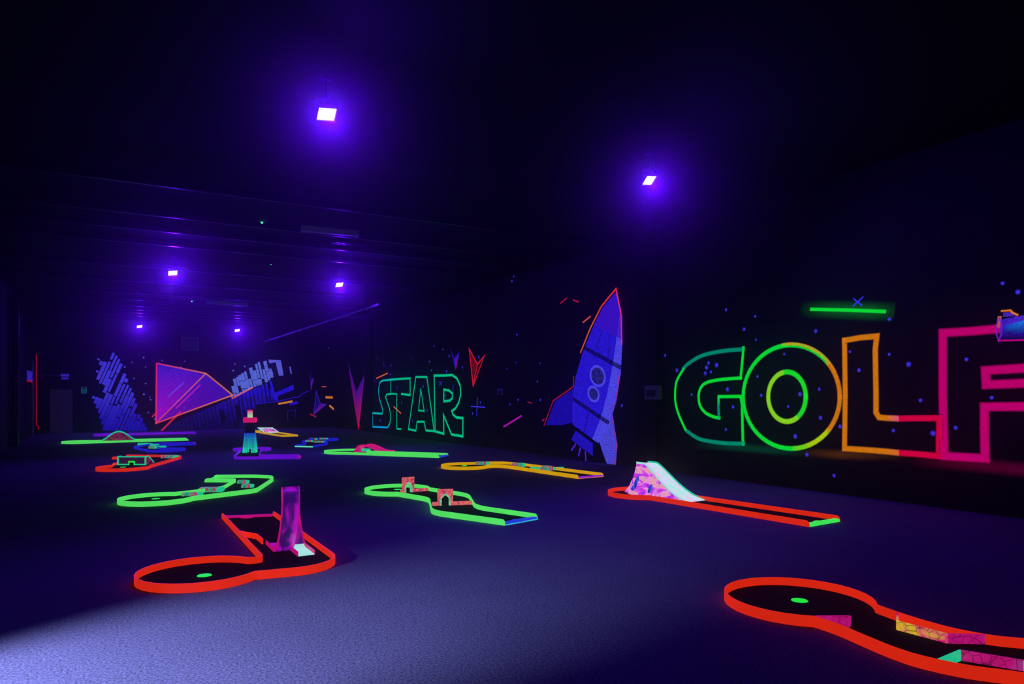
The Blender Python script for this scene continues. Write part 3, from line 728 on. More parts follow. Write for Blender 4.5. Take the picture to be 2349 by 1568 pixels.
# mountain ramp
u = Vector((.072, -.9974, 0)); w = Vector((.9974, .072, 0)); mc = Vector((7.56, 8.97, .012))
mt = thing('mountain_ramp', mc, 'pink and violet painted mountain ramp with a mint edged slide', 'ramp')
prof = [(-.34, 0), (-.24, .12), (-.16, .27), (-.11, .42), (-.09, .49), (.10, .49), (.16, .465), (.28, .39), (.42, .29), (.56, .195), (.70, .115), (.82, .06), (.95, .028), (1.06, .015)]
def mpt(a, s, h): return tuple(mc+u*a+w*s+Vector((0, 0, h)))
def halfw(a): return .125+.06*max(0, min(1, (a+.05)/1.05))
Vm = []; Fm = []
def flare(h): return .15*(1-h/.49)**1.6
for s in (-1, 1):
    V = []; nlev = 8
    for (a, h) in prof:
        for k in range(nlev+1):
            hh = h*k/nlev; amt = flare(hh)*(1-k/nlev*0)-flare(h)
            V.append(mpt(a*(1+.10*(1-hh/.49) if a < 0 else 1), s*(halfw(a)+max(0, amt)*(.95 if a < .8 else .6)), hh))
    n = nlev+1
    Fq = [[i*n+k, (i+1)*n+k, (i+1)*n+k+1, i*n+k+1] for i in range(len(prof)-1) for k in range(nlev)]
    # inner skin gives the panel thickness
    MB().add(V, Fq).obj('side_panel', 'volcano', parent=mt, smooth=True)
secs = [[mpt(a, -halfw(a)+.004, h+.004), mpt(a, halfw(a)-.004, h+.004), mpt(a, halfw(a)-.004, max(h-.012, 0)), mpt(a, -halfw(a)+.004, max(h-.012, 0))] for a, h in prof]
MB().sweep(secs[4:]).obj('slide', 'slide', parent=mt, smooth=True)
MB().sweep(secs[:5]).obj('back_slope', 'volcano', parent=mt, smooth=True)
for s in (-1, 1):
    secs = [[mpt(a, s*(halfw(a)-.004), h), mpt(a, s*(halfw(a)+.008), h), mpt(a, s*(halfw(a)+.008), h+.03*min(1, (1.06-a)*5+.1)), mpt(a, s*(halfw(a)-.004), h+.03*min(1, (1.06-a)*5+.1))] for a, h in prof[4:]]
    MB().sweep(secs).obj('slide_edge', 'teal' if s > 0 else 'mintwhite', parent=mt, smooth=True)
def rock(a, h, wd, ht, lean):
    pts = []
    for k in range(12):
        th = 2*PI*k/12; pa = a+wd*math.cos(th)*(1 if math.sin(th) > 0 else 1.25)+lean*math.sin(th)*ht; ph = max(h+ht*math.sin(th), .02)
        pts.append(mpt(pa, -(halfw(pa)+max(0, flare(ph)-flare(.49*max(.2, 1-max(0, pa)*.9)))*.95+.012), ph))
    MB().extrude(pts, w*.004).obj('painted_rock', 'rockblue', parent=mt)
rock(-.02, .22, .04, .075, .25); rock(-.04, .13, .045, .07, .35); rock(.32, .13, .035, .07, .1)

# humped bridge on the far green lane
hx0, hx1, hy0, hy1 = -.33, .70, 28.50, 29.16
br = thing('hump_bridge', ((hx0+hx1)/2, (hy0+hy1)/2, .012), 'humped bridge with teal edges and a space print side', 'bridge')
pr = [(hx0+(hx1-hx0)*k/16, .012+.06+.30*math.sin(PI*k/16)**1.35) for k in range(17)]
for y in (hy0, hy1):
    MB().extrude([(hx0, y, .012)]+[(x, y, z) for x, z in pr]+[(hx1, y, .012)], (0, .012, 0)).obj('side_panel', 'space', parent=br)
    MB().sweep([[(x, y-.012, z-.012), (x, y+.024, z-.012), (x, y+.024, z+.016), (x, y-.012, z+.016)] for x, z in pr]).obj('edge_trim', 'teal', parent=br, smooth=True)
MB().sweep([[(x, hy0, z-.014), (x, hy1, z-.014), (x, hy1, z), (x, hy0, z)] for x, z in pr]).obj('deck', 'teal', parent=br, smooth=True)

# framed box on the red zigzag lane
fx, fy = P(cC, 1320, 700, 0); dv = Vector((.345, .938)); sv = Vector((.938, -.345))
# front plane faces the round green
sv = Vector((RX, RY)); dv = Vector((DX*.2+.345*.8, DY*.2+.938*.8)).normalized()
bo = thing('box_obstacle', (fx, fy, .012), 'teal framed box ramp with a dark space print front and small opening', 'box obstacle')
def bp(s, d, z): return (fx+sv.x*s+dv.x*d, fy+sv.y*s+dv.y*d, z+.012)
HB, WB = .195, .325
for s in (-1, 1):
    MB().extrude([bp(s*WB, 0, 0), bp(s*WB, .5, 0), bp(s*WB, .5, .02), bp(s*WB, .16, HB), bp(s*WB, 0, HB)], (-s*sv.x*.01, -s*sv.y*.01, 0)).obj('side_panel', 'space', parent=bo)
    MB().sweep([[bp(s*WB-.012, d, z), bp(s*WB+.012, d, z), bp(s*WB+.012, d, z+.02), bp(s*WB-.012, d, z+.02)] for d, z in ((0, HB-.01), (.16, HB-.01), (.5, .01))]).obj('edge_trim', 'teal', parent=bo)
MB().extrude([bp(-WB, 0, HB), bp(-WB, .16, HB), bp(-WB, .5, .012), bp(-WB, .5, 0), bp(-WB, .16, HB-.012), bp(-WB, 0, HB-.012)], (sv.x*2*WB, sv.y*2*WB, 0)).obj('top_board', 'darkspace', parent=bo)
def front(s0, s1, z0, z1, d0, d1): 
    return MB().extrude([bp(s0, d0, z0), bp(s1, d0, z0), bp(s1, d0, z1), bp(s0, d0, z1)], (dv.x*(d1-d0), dv.y*(d1-d0), 0))
for (s0, s1) in ((-WB, -.055), (.055, WB)): front(s0, s1, 0, HB, -.002, .01).obj('front_panel', 'darkspace', parent=bo)
front(-.055, .055, .07, HB, -.002, .01).obj('front_panel', 'darkspace', parent=bo)
for (s0, s1, z0, z1) in ((-WB-.012, -WB+.025, 0, HB+.012), (WB-.025, WB+.012, 0, HB+.012), (-WB, WB, HB-.016, HB+.012), (-WB, -.055, 0, .028), (.055, WB, 0, .028)):
    front(s0, s1, z0, z1, -.014, -.002).obj('frame_bar', 'teal', parent=bo)
for (s0, s1, z0, z1) in ((-.075, -.05, 0, .08), (.05, .075, 0, .08), (-.075, .075, .06, .095)):
    front(s0, s1, z0, z1, -.02, -.014).obj('opening_trim', 'hole', parent=bo)

# tilted board on the far yellow lane
q = P(cD, 1137, 508, 0.0); bxx, byy = q
tb = thing('picture_board', (bxx, byy, .012), 'tilted board with pink and teal swirl print framed in mint', 'picture board')
s2 = Vector((RX, RY)); d2 = Vector((-.1, .995))
def tp(s, k, e=0): return (bxx+s2.x*s*(1-.04*k)+d2.x*k*.5-s2.x*.16*k+d2.x*(-e), byy+s2.y*s*(1-.04*k)+d2.y*k*.5-s2.y*.16*k-d2.y*e, .02+k*.20+e)
MB().extrude([tp(-.33, 0), tp(.33, 0), tp(.33, 1), tp(-.33, 1)], (0, .02, -.012)).obj('panel', 'swirl', parent=tb)
for (a, b) in (((-.33, 0), (.33, 0)), ((-.33, 1), (.33, 1)), ((-.33, 0), (-.33, 1.06)), ((.33, 0), (.33, 1.06))):
    MB().cyl(tp(a[0], a[1], .006), tp(b[0], b[1], .006), .018, n=8).obj('frame_bar', 'mintwhite', parent=tb)
for s in (-.3, .3):
    a = tp(s, .97); MB().cyl((a[0], a[1], .012), (a[0], a[1], a[2]-.02), .014, n=8).obj('leg', 'teal', parent=tb)

# pink arched bridge on the straight green lane
e0, e1 = v2(P(cJ, 897, 338, .0)), v2(P(cJ, 1372, 345, .0)); 
ln_dir = Vector((.66, -.751)); e1 = e0+ln_dir*((e1-e0).length*.98)
pb2 = thing('arched_bridge', (*((e0+e1)/2), .012), 'pink arched bridge swooping down to a low ramp', 'bridge')
bpz = [(0, .02), (.03, .09), (.09, .15), (.18, .185), (.28, .19), (.40, .165), (.52, .125), (.64, .075), (.75, .035), (.85, .02), (1.0, .02)]
nn = Vector((-ln_dir.y, ln_dir.x))
bpts = catmull(bpz, 3)
def bp2(tpar, s, z): p = e0.lerp(e1, tpar)+nn*s; return (p.x, p.y, z+.012)
MB().sweep([[bp2(a, .06, h-.012), bp2(a, .46, h-.012), bp2(a, .46, h), bp2(a, .06, h)] for a, h in bpts]).obj('deck', 'magenta', parent=pb2, smooth=True)
for s in (.05, .47):
    MB().sweep([[bp2(a, s-.015, h-.018), bp2(a, s+.015, h-.018), bp2(a, s+.015, h+.03), bp2(a, s-.015, h+.03)] for a, h in bpts]).obj('side_rail', 'pink', parent=pb2, smooth=True)
    MB().box((bp2(.04, s, 0)[0], bp2(.04, s, 0)[1], .012+.03), (.16, .03, .06), math.atan2(ln_dir.y, ln_dir.x)).obj('foot', 'magenta', parent=pb2)
MB().sweep([[bp2(a, .1, .0), bp2(a, .42, .0), bp2(a, .42, .012), bp2(a, .1, .012)] for a in (-.02, .55)]).obj('under_mat', 'magenta', parent=pb2)
for k in range(3):
    MB().box((bp2(.16+.06*k, .26, 0)[0], bp2(.16+.06*k, .26, 0)[1], .012+.045), (.09, .14, .09), .3).obj('pillar', 'teal', parent=pb2)

# lighthouse
lx, ly = 3.42, 21.33; lr = -.30
lh = thing('lighthouse', (lx, ly, .012), 'model lighthouse with a teal striped base and pink lantern', 'lighthouse')
def lw(z): return .185-(.185-.135)*z/.56
cs, sn = math.cos(lr), math.sin(lr)
def lpt(x, y, z): return (lx+x*cs-y*sn, ly+x*sn+y*cs, z+.012)
ns = 8
for side in range(4):
    for k in range(ns):
        f0, f1 = -1+2*(k+.13)/ns, -1+2*(k+.87)/ns
        zb = .0
        if side in (0, 2) and 3 <= k <= 4: zb = .115
        pts = []
        for f, z in ((f0, zb), (f1, zb), (f1, .56), (f0, .56)):
            a = lw(z); x, y = f*a, -a
            for _ in range(side): x, y = -y, x
            pts.append(Vector(lpt(x, y, z)))
        nv = (pts[1]-pts[0]).cross(pts[3]-pts[0]).normalized()
        MB().extrude(pts, nv*-.014).obj('strip', 'tower_strip', parent=lh)
    pts = []
    for f0, z in ((-1, .4), (1, .4), (1, .412), (-1, .412)):
        a = lw(z)+.006; x, y = f0*a, -a
        for _ in range(side): x, y = -y, x
        pts.append(Vector(lpt(x, y, z)))
    nv = (pts[1]-pts[0]).cross(pts[3]-pts[0]).normalized()
    MB().extrude(pts, nv*-.01).obj('band', 'tower_strip', parent=lh)
core = MB()
for (z0, z1, a0, a1) in ((.13, .56, .158, .118), (.56, .86, .125, .10)):
    secs = [[lpt(i*a, j*a, z) for i, j in ((-1, -1), (1, -1), (1, 1), (-1, 1))] for z, a in ((z0, a0), (z1, a1))]
    core.sweep(secs)
core.obj('tower_core', 'black', parent=lh)
MB().box((lx, ly, .012+.927), (.33, .33, .138), lr).obj('gallery', 'tower_pink', parent=lh, bevel=.006)
MB().cyl(lpt(0, 0, .995), lpt(0, 0, 1.19), .05, n=16).obj('lantern_core', 'lantern_strip', parent=lh)
for k in range(10):
    a = 2*PI*k/10; MB().box(lpt(.064*math.cos(a), .064*math.sin(a), 1.093), (.02, .012, .195), lr+a+PI/2).obj('lantern_strip', 'lantern_strip', parent=lh)
MB().cyl(lpt(0, 0, 1.19), lpt(0, 0, 1.215), .082, .07, 16).obj('cap', 'tower_pink', parent=lh)

# ================================================================== paintings on the walls
def WR(o, pts): return [wr(*p) for p in crop(o, pts)]
def WB_(o, pts): return [wb(*p) for p in crop(o, pts)]
TEAL, GRN, ORG_, PNK = (0, 150, 120), (10, 240, 60), (228, 128, 16), (206, 0, 118)
def dense(pts, n=6): return [v2(p) for p in catmull(pts, n)]
def letter(ch, label, strokes, halo=None):
    t = Paint('r'); allp = []
    for pts, wd, col in strokes: t.stroke(pts, wd, col); allp += [v2(p) for p in pts]
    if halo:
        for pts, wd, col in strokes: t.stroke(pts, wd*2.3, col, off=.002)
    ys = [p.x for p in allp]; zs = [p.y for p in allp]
    o = t.obj('painted_letter', 'spray', origin=(XR, sum(ys)/len(ys), min(zs)))
    return tag(o, label, 'wall lettering')
cy_, cg = (0, 205, 205), (0, 218, 150)
S_l = WR(cST, [(370,590),(240,605),(205,640),(185,740),(195,860),(225,960),(250,1050),(240,1100),(95,1090),(100,1295),(320,1305),(355,1250),(370,1150),(355,1040),(320,930),(290,850),(310,810),(370,806)])
SW = .105
letter('S', 'cyan sprayed outline letter S of STAR', [(S_l, SW, [cy_]*9+[(0, 170, 240)]*2+[cg]*7)])
letter('T', 'teal sprayed outline letter T of STAR with an orange dash across', [(WR(cST, [(370,590),(500,580),(660,570),(660,820),(530,805)]), SW*1.1, [cy_, cg, cg, cg, cg]),
       (WR(cST, [(370,590),(370,800),(460,805),(460,1325),(520,1330)]), SW*.85, cg)])
letter('A', 'teal sprayed outline letter A of STAR', [(WR(cST, [(745,550),(910,550),(1020,1360),(895,1350),(870,1220),(765,1220),(745,1355),(635,1330),(745,550)]), SW, cg),
       (WR(cST, [(820,730),(870,1060),(785,1050),(820,730)]), SW*.8, cg)])
letter('R', 'teal sprayed outline letter R of STAR', [(WR(cST, [(1020,530),(1180,528),(1290,520),(1360,570),(1410,680),(1420,800),(1390,930),(1340,1020),(1285,1060),(1300,1110),(1350,1155),(1450,1165),(1450,1440),(1280,1410),(1160,1120),(1165,1400),(1035,1365),(1025,900),(1020,530)]), SW*1.1, cg),
       (WR(cST, [(1165,740),(1240,750),(1295,800),(1290,870),(1250,905),(1165,915),(1165,740)]), SW*1.1, cg)])
GW = .1
letter('G', 'green and teal sprayed outline letter G of GOLF', [
   (dense(WR(cTR, [(1815,590),(1650,605),(1500,640),(1400,700),(1365,735)])), GW, TEAL),
   (dense(WR(cTR, [(1365,740),(1315,830),(1303,930),(1310,1010),(1335,1090),(1380,1190)])), GW*.8, GRN),
   (dense(WR(cTR, [(1395,1205),(1480,1260),(1600,1285),(1700,1295),(1815,1297)])), GW, TEAL),
   (WR(cTR, [(1815,580),(1810,650),(1795,805)]), GW*.8, GRN),
   (dense(WR(cTR, [(1795,805),(1640,818),(1540,840),(1495,880),(1480,940),(1490,1010),(1530,1065),(1590,1095),(1635,1105)])), GW*.85, GRN),
   (WR(cTR, [(1632,1105),(1628,1020),(1630,945),(1795,943),(1805,1000),(1812,1300)]), GW*.85, [TEAL, TEAL, GRN, GRN, GRN, GRN])])
def ell(cx, cy, rx, ry, f, n=48, a0=0.0, a1=2*PI):
    P_ = []; C_ = []
    for k in range(n+1):
        a = a0+(a1-a0)*k/n; P_.append((cx+rx*math.cos(a), cy+ry*math.sin(a))); C_.append(f(a % (2*PI)))
    return WR(cGO, P_), C_
def oc(a):                                   # angle measured downward from the right
    if a < .75 or a > 5.6: return ORG_
    if a < 1.55: return (190, 225, 20) if a < 1.25 else (120, 235, 30)
    return GRN
def ic(a): return (150, 235, 40) if .3*PI < a < 1.45*PI else (30, 240, 50)
p1_, c1_ = ell(482, 1015, 322, 345, oc); p2_, c2_ = ell(452, 1015, 125, 165, ic)
p3_, c3_ = ell(482, 1008, 325, 345, lambda a: ORG_, 24, -1.75, -.5)
letter('O', 'round sprayed letter O of GOLF fading from green to orange', [(p1_, .105, c1_), (p2_, .115, c2_), (p3_, .07, c3_)])
letter('L', 'sprayed outline letter L of GOLF, orange turning red', [(WR(cGO, [(835,640),(940,622),(1050,612),(1040,700),(1045,1000),(1045,1120),(1065,1152),(1120,1157),(1195,1160),(1200,1160),(1300,1158),(1468,1158),(1465,1300),(1465,1410),(1300,1395),(1200,1388),(1195,1388),(1120,1380),(970,1368),(835,1360),(840,1000),(835,640)]), .115,
    [ORG_]*8+[(240, 90, 130)]+[(228, 0, 70)]*7+[(240, 110, 60)]+[ORG_]*5)])
letter('F', 'magenta sprayed outline letter F of GOLF', [(WR(cGO, [(1840,565),(1660,580),(1490,590),(1490,1000),(1500,1410),(1640,1418),(1772,1425),(1768,1250),(1768,1082),(2029,1080),(2300,1075),(2300,925),(2029,925),(1780,935),(1775,840),(2029,825),(2420,815),(2420,560)]), .15, PNK)])

# laser strokes, sparkles and dashes: parts of the wall painting
def mark(side, strokes, mat='spray', off=.006):
    t = Paint(side, off)
    for pts, wd, col in strokes: t.stroke(pts, wd, col)
    return t.obj('paint_stroke', mat, parent=wall_right if side == 'r' else wall_back)
mark('r', [([wr(1862, 709), wr(1945, 711), wr(2029, 714)], .075, GRN)])
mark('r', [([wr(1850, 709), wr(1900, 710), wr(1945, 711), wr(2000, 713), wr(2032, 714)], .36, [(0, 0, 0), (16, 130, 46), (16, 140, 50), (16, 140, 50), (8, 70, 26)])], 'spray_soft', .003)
mark('r', [([wr(1958, 701), wr(1980, 681)], .03, (60, 50, 255)), ([wr(1959, 685), wr(1977, 700)], .03, (60, 50, 255))])
for a, b, c, w_ in (((20,1170),(150,1090),(190, 20, 190), .07), ((615,388),(668,345),(235, 90, 40), .05), ((445,245),(490,210),(190, 20, 60), .05), ((540,222),(578,235),(190, 20, 60), .05), ((310,1125),(322,1115),(200, 20, 120), .05), ((200,985),(228,993),(150, 20, 60), .05)):
    mark('r', [(WR(cTR, [a, b]), w_, c)])
for a, b in (((155,570),(320,495)), ((415,995),(520,1095))): mark('r', [(WR(cST, [a, b]), .08, (236, 100, 40))])
mark('r', [(WR(cST, [(1575,990),(1665,996),(1780,1005)]), .05, (60, 50, 250)), (WR(cST, [(1670,870),(1664,996),(1660,1130)]), .06, (60, 50, 250))])
mark('r', [(WR(cST, [(1090,680),(1135,610)]), .05, (40, 40, 235)), (WR(cST, [(1095,615),(1130,675)]), .05, (40, 40, 235))])
mark('r', [(WR(cST, [(262,320),(272,400)]), .06, (30, 26, 190)), (WR(cST, [(1305,680),(1305,750)]), .1, (26, 30, 170))])
# overspray low on the wall under the lettering
mark('r', [(WR(cGO, [(-160,1335),(100,1350),(350,1370),(560,1385)]), .22, [(0, 0, 0), (0, 150, 110), (0, 150, 110), (0, 0, 0)])], 'spray_faint', .002)
mark('r', [(WR(cGO, [(560,1385),(800,1400),(1250,1410)]), .22, [(0, 0, 0), (200, 110, 20), (0, 0, 0)])], 'spray_faint', .002)
mark('r', [(WR(cGO, [(1300,1440),(1600,1460),(2029,1500)]), .26, [(0, 0, 0), (200, 0, 90), PNK])], 'spray_faint', .002)
# stars
def stars(side, o, pts, r):
    f = wr if side == 'r' else wb
    for i, p in enumerate(crop(o, pts)):
        q = f(*p); t = Paint(side, .003); t.dot(q, r*random.uniform(.75, 1.3), (70, 58, 255) if side == 'r' else (110, 100, 250))
        t.obj('painted_star', 'spray_dot', parent=wall_right if side == 'r' else wall_back)
stars('r', cGO, [(46,436),(240,480),(166,566),(245,636),(643,578),(1134,497),(1888,260),(1990,318),(871,714),(931,838),(434,731),(256,880),(280,1006),(538,998),(460,1080),(667,965),(675,1155),(507,1279),(92,1083),(45,1233),(55,966),(1133,733),(1262,799),(1341,1038),(1648,766),(1815,1021),(1576,1222),(1424,1258),(1160,1240),(805,1213),(585,1400),(765,1540)], .045)
stars('r', cTR, [(117,480),(42,735),(290,694),(112,690),(127,968),(66,1003),(270,833),(293,970),(1066,656),(1228,636),(1317,747),(1169,1059),(1052,1320),(904,1012),(1554,693),(1539,728),(1529,770),(1572,760),(1614,708),(1427,929),(95,45),(80,80)], .05)
stars('r', cST, [(1022,85),(1152,138),(672,260),(947,320),(1245,235),(978,453),(1205,463),(1443,405),(365,511),(122,607),(372,377),(170,268),(461,708),(855,690),(1192,826),(533,932),(410,1070),(700,1212),(915,1048),(212,1203),(1688,250),(1712,932),(1595,1098)], .062)
stars('b', cBL, [(780,480),(623,547),(520,610),(808,610),(1037,519),(1350,532),(1296,617),(1168,650),(648,768),(808,840),(785,988),(867,1028),(878,1064),(1235,718),(1262,1078),(1390,1077),(1342,1176),(845,1240),(935,1330)], .055)
stars('b', cBR, [(580,484),(728,523),(555,585),(1985,248)], .055)

# plain stand-in pictures: a cartoon rocket and paper-plane shaped craft
def painting(name, label, side, layers, origin):
    """layers: list of (kind, data, colour, width); fills first, details proud of them"""
    f = Paint(side); top = []
    for k, (kind, pts, col, wd) in enumerate(layers):
        off = .004+.002*k
        if kind == 'fill': f.poly(pts, col, off)
    o = f.obj(name, 'fill', origin=origin)
    tag(o, label, 'wall painting')
    s = Paint(side); n = 0
    for k, (kind, pts, col, wd) in enumerate(layers):
        if kind == 'line': s.stroke(pts, wd, col, off=.005+.002*len(layers)+.0005*k); n += 1
    if n: s.obj('outline', 'spray', parent=o)
    return o
# rocket, tilted, on the mural wall: local frame (across, along)
rb, rt = Vector((14.75, .12)), Vector((13.25, 4.08)); ra = (rt-rb); RL = ra.length; ra.normalize(); rn = Vector((-ra.y, ra.x))
def rk(s, h): p = rb+ra*h*RL+rn*s*1.32; return (p.x, p.y)
B1, B2, B3, DK = (44, 26, 236), (84, 80, 246), (30, 14, 190), (8, 4, 40)
bodyp = [(.45, .14), (.62, .28), (.68, .42), (.62, .58), (.48, .74), (.30, .88), (.0, 1.0), (-.30, .88), (-.48, .74), (-.62, .58), (-.68, .42), (-.62, .28), (-.45, .14)]
layers = [
  ('fill', [rk(.42, .16), rk(.62, .36), rk(.98, .2), rk(1.12, .0), rk(.74, .08)], B2, 0),
  ('fill', [rk(-.42, .16), rk(-.62, .36), rk(-1.2, .2), rk(-1.34, .02), rk(-.8, .09)], B3, 0),
  ('fill', [rk(s, h) for s, h in bodyp], [B1]*13, 0),
  ('fill', [rk(.45, .14), rk(.62, .28), rk(.68, .42), rk(.62, .58), rk(.48, .74), rk(.30, .88), rk(.22, .88), rk(.30, .72), rk(.36, .56), rk(.38, .42), rk(.35, .28), rk(.25, .14)], B2, 0),
  ('fill', [rk(-.60, .60), rk(.60, .60), rk(.585, .625), rk(-.585, .625)], DK, 0),
  ('fill', [rk(-.63, .30), rk(.63, .30), rk(.60, .275), rk(-.60, .275)], DK, 0),
  ('fill', [rk(.46, .76), rk(.30, .88), rk(0, 1.0), rk(-.30, .88), rk(-.46, .76)], (60, 16, 200), 0),
  ('fill', [rk(-.30, .12), rk(.30, .12), rk(.38, .05), rk(-.38, .05)], (36, 20, 210), 0),
]
for (hh, rr) in ((.50, .20), (.39, .14)):
    layers.append(('fill', [rk((rr+.06)*math.cos(a), hh+(rr+.06)*math.sin(a)/RL) for a in [2*PI*k/20 for k in range(20)]], B2, 0))
    layers.append(('fill', [rk(rr*math.cos(a), hh+rr*math.sin(a)/RL) for a in [2*PI*k/20 for k in range(20)]], DK, 0))
layers += [
  ('line', [rk(.50, .74), rk(.31, .885), rk(0, 1.01), rk(-.31, .885), rk(-.50, .74), rk(-.64, .58)], [(250, 30, 110), (255, 40, 70), (255, 50, 60), (250, 60, 60), (240, 100, 30), (230, 90, 20)], .06),
  ('line', [rk(.64, .58), rk(.70, .42), rk(.63, .365), rk(1.0, .2), rk(1.14, -.005)], [(200, 20, 90), (140, 10, 120), (120, 10, 160), (160, 30, 60), (120, 20, 40)], .05),
  ('line', [rk(-.70, .42), rk(-.63, .365), rk(-1.22, .2), rk(-1.36, .015)], (170, 20, 70), .05),
  ('line', [rk(0, .14), rk(0, .27)], DK, .04), ('line', [rk(.2, .64), rk(.12, .76)], DK, .03), ('line', [rk(-.2, .64), rk(-.12, .76)], DK, .03)]
for s in (-.18, 0, .18): layers.append(('line', [rk(s, .045), rk(s*1.4, .0)], (90, 30, 230), .07))
painting('rocket_painting', 'large blue violet rocket painted on the mural wall with red outline', 'r', layers, (XR, 14.0, .1))
def dart(side, pts4, label, fill, rim, wd, fold, extra=()):
    """paper-plane shaped craft: nose, one wing tip, tail notch, other wing tip"""
    a, b, c, d = [v2(p) for p in pts4]
    ly = [('fill', [a, b, c], fill, 0), ('fill', [a, c, d], fold, 0), ('line', [a, b, c, d, a], rim, wd), ('line', [a, c], rim, wd*.7)]+list(extra)
    o3 = to3(side, (float((a.x+c.x)/2), float(min(p.y for p in (a, b, c, d)))), 0)
    return painting('craft_painting', label, side, ly, o3)
V1, V2, V3 = (70, 10, 200), (150, 10, 225), (60, 10, 120)
dart('b', WB_(cBL, [(950, 1390), (2010, 1000), (1640, 700), (960, 560)]), 'large violet dart shaped craft with glowing orange rim on the end wall', [(130, 10, 200), (60, 10, 190), (80, 20, 210)], [(240, 60, 60), (240, 130, 30), (240, 120, 40), (230, 30, 80), (240, 60, 60)], .09, [(190, 10, 230), (80, 20, 210), (60, 30, 220)],
     [('line', WB_(cBL, [(1010+k*95, 1350-k*42), (1640+k*38, 715+k*28)]), (34+k*6, 8, 120+k*6), .025) for k in range(1, 8)]+
     [('line', WB_(cBL, [(985, 1240-k*78), (1500-k*40, 668-k*8)]), (96, 30, 235), .025) for k in range(1, 7)]+
     [('line', WB_(cBL, [(1230, 1180), (1560, 860)]), (230, 30, 190), .07), ('line', WB_(cBL, [(1120, 1020), (1330, 830)]), (90, 90, 240), .06)])
dart('r', [wr(1086, 884), wr(1112, 815), wr(1096, 835), wr(1077, 800)], 'small red outlined dart shaped craft beside the letter R', (70, 4, 22), (235, 30, 60), .07, (120, 8, 30))
dart('r', [wr(1046, 848), wr(1054, 808), wr(1043, 822), wr(1034, 801)], 'small blue and magenta dart shaped craft above the letter R', [(190, 10, 200), (30, 14, 200), (40, 14, 210)], (30, 14, 160), .05, (26, 10, 190))
dart('r', [wr(823, 985), wr(836, 862), wr(818, 900), wr(799, 832)], 'tall violet dart shaped craft beside the letter S', [(210, 10, 70), (50, 10, 170), (60, 16, 170)], [(220, 10, 60), (90, 20, 170), (90, 20, 170), (90, 20, 170), (220, 10, 60)], .06, [(190, 10, 80), (50, 10, 160), (40, 10, 150)])
dart('b', WB_(cBR, [(1760, 1240), (1950, 1090), (1860, 1080), (1800, 890)]), 'violet dart shaped craft low in the corner of the end wall', [(150, 10, 150), (120, 10, 160), (40, 20, 170)], (70, 30, 190), .05, (24, 10, 120))
dart('b', WB_(cBR, [(1720, 870), (1760, 700), (1715, 740), (1715, 580)]), 'thin violet dart craft above the corner of the end wall', [(200, 10, 80), (50, 20, 170), (60, 30, 180)], (60, 20, 160), .04, (50, 20, 170))
# tilted panels of light blue strips on the end wall
def clip_interval(poly, o, d):
    ts = []
    for i in range(len(poly)):
        a, b = v2(poly[i]), v2(poly[(i+1) % len(poly)]); e = b-a; den = d.x*e.y-d.y*e.x
        if abs(den) < 1e-9: continue
        r = a-o; t = (r.x*e.y-r.y*e.x)/den; u = (r.x*d.y-r.y*d.x)/den
        if 0 <= u < 1: ts.append(t)
    ts.sort(); return ts
def strips(o, poly, d, pitch, fill, colf, seed, gap=(.03, .09), ln=(90, 420)):
    rnd = random.Random(seed); d = Vector(d).normalized(); n = Vector((-d.y, d.x)); P_ = [v2(p) for p in poly]
    s0 = min(p.dot(n) for p in P_); s1 = max(p.dot(n) for p in P_); t = Paint('b', .003); s = s0+pitch*.5
    while s < s1:
        ts = clip_interval(P_, n*s, d)
        for a, b in zip(ts[::2], ts[1::2]):
            x = a
            while x < b:
                L_ = rnd.uniform(*ln); e = min(b, x+L_); wd = pitch*fill*rnd.choice((.8, 1.0, 1.1, 1.2))
                if e-x > 12 and rnd.random() > .07:
                    q = [n*(s-wd/2)+d*x, n*(s+wd/2)+d*x, n*(s+wd/2)+d*e, n*(s-wd/2)+d*e]
                    t.poly([wb(*p) for p in crop(o, [(k.x, k.y) for k in q])], [colf(k) for k in q])
                x = e+rnd.uniform(*gap)*L_
        s += pitch
    return t
def fade(c0, c1, y0, y1):
    def f(k):
        t = max(0, min(1, (k.y-y0)/(y1-y0))); return tuple(c0[i]+(c1[i]-c0[i])*t for i in range(3))
    return f
o = strips(cBL, [(395, 395), (480, 580), (560, 800), (640, 980), (690, 1160), (640, 1260), (740, 1270), (840, 1500), (230, 1490), (160, 1240), (60, 1000), (230, 1060), (240, 860), (150, 830), (130, 660), (200, 640), (140, 480), (240, 560), (300, 470)], (190, -420), 52, .8, fade((72, 64, 244), (26, 10, 190), 950, 1420), 3).obj('strip_painting', 'fill', origin=(.2, YB, 0))
tag(o, 'peaked panel of pale blue slanting strips painted near the far door', 'wall painting')
o = strips(cBR, [(560, 715), (990, 420), (1020, 430), (1090, 560), (1150, 660), (1120, 740), (880, 830), (560, 1000), (530, 980)], (60, 250), 46, .95, lambda k: (104, 124, 250), 11, ln=(60, 150)).obj('strip_painting', 'fill', origin=(6, YB, 1.5))
tag(o, 'bright pale blue block pattern painted beside the large violet craft', 'wall painting')
t = Paint('b', .003)
for q in ([(1080,420),(1270,430),(1310,655),(1240,665),(1190,460),(1100,480)], [(1395,525),(1415,525),(1435,632),(1415,632)], [(1080,560),(1125,550),(1160,650),(1110,670)]): t.poly(WB_(cBR, q), (104, 104, 246))
for q in ([(1180,920),(1460,795),(1465,870),(1230,965),(1220,1040),(1180,1030),(1090,740),(1130,740)], [(1400,1070),(1520,1045),(1525,1085),(1400,1105)]): t.poly(WB_(cBR, q), (36, 18, 236))
o = t.obj('strip_painting', 'fill', origin=(8, YB, 1.5)); tag(o, 'deep blue angular bars painted on the end wall by the corner', 'wall painting')
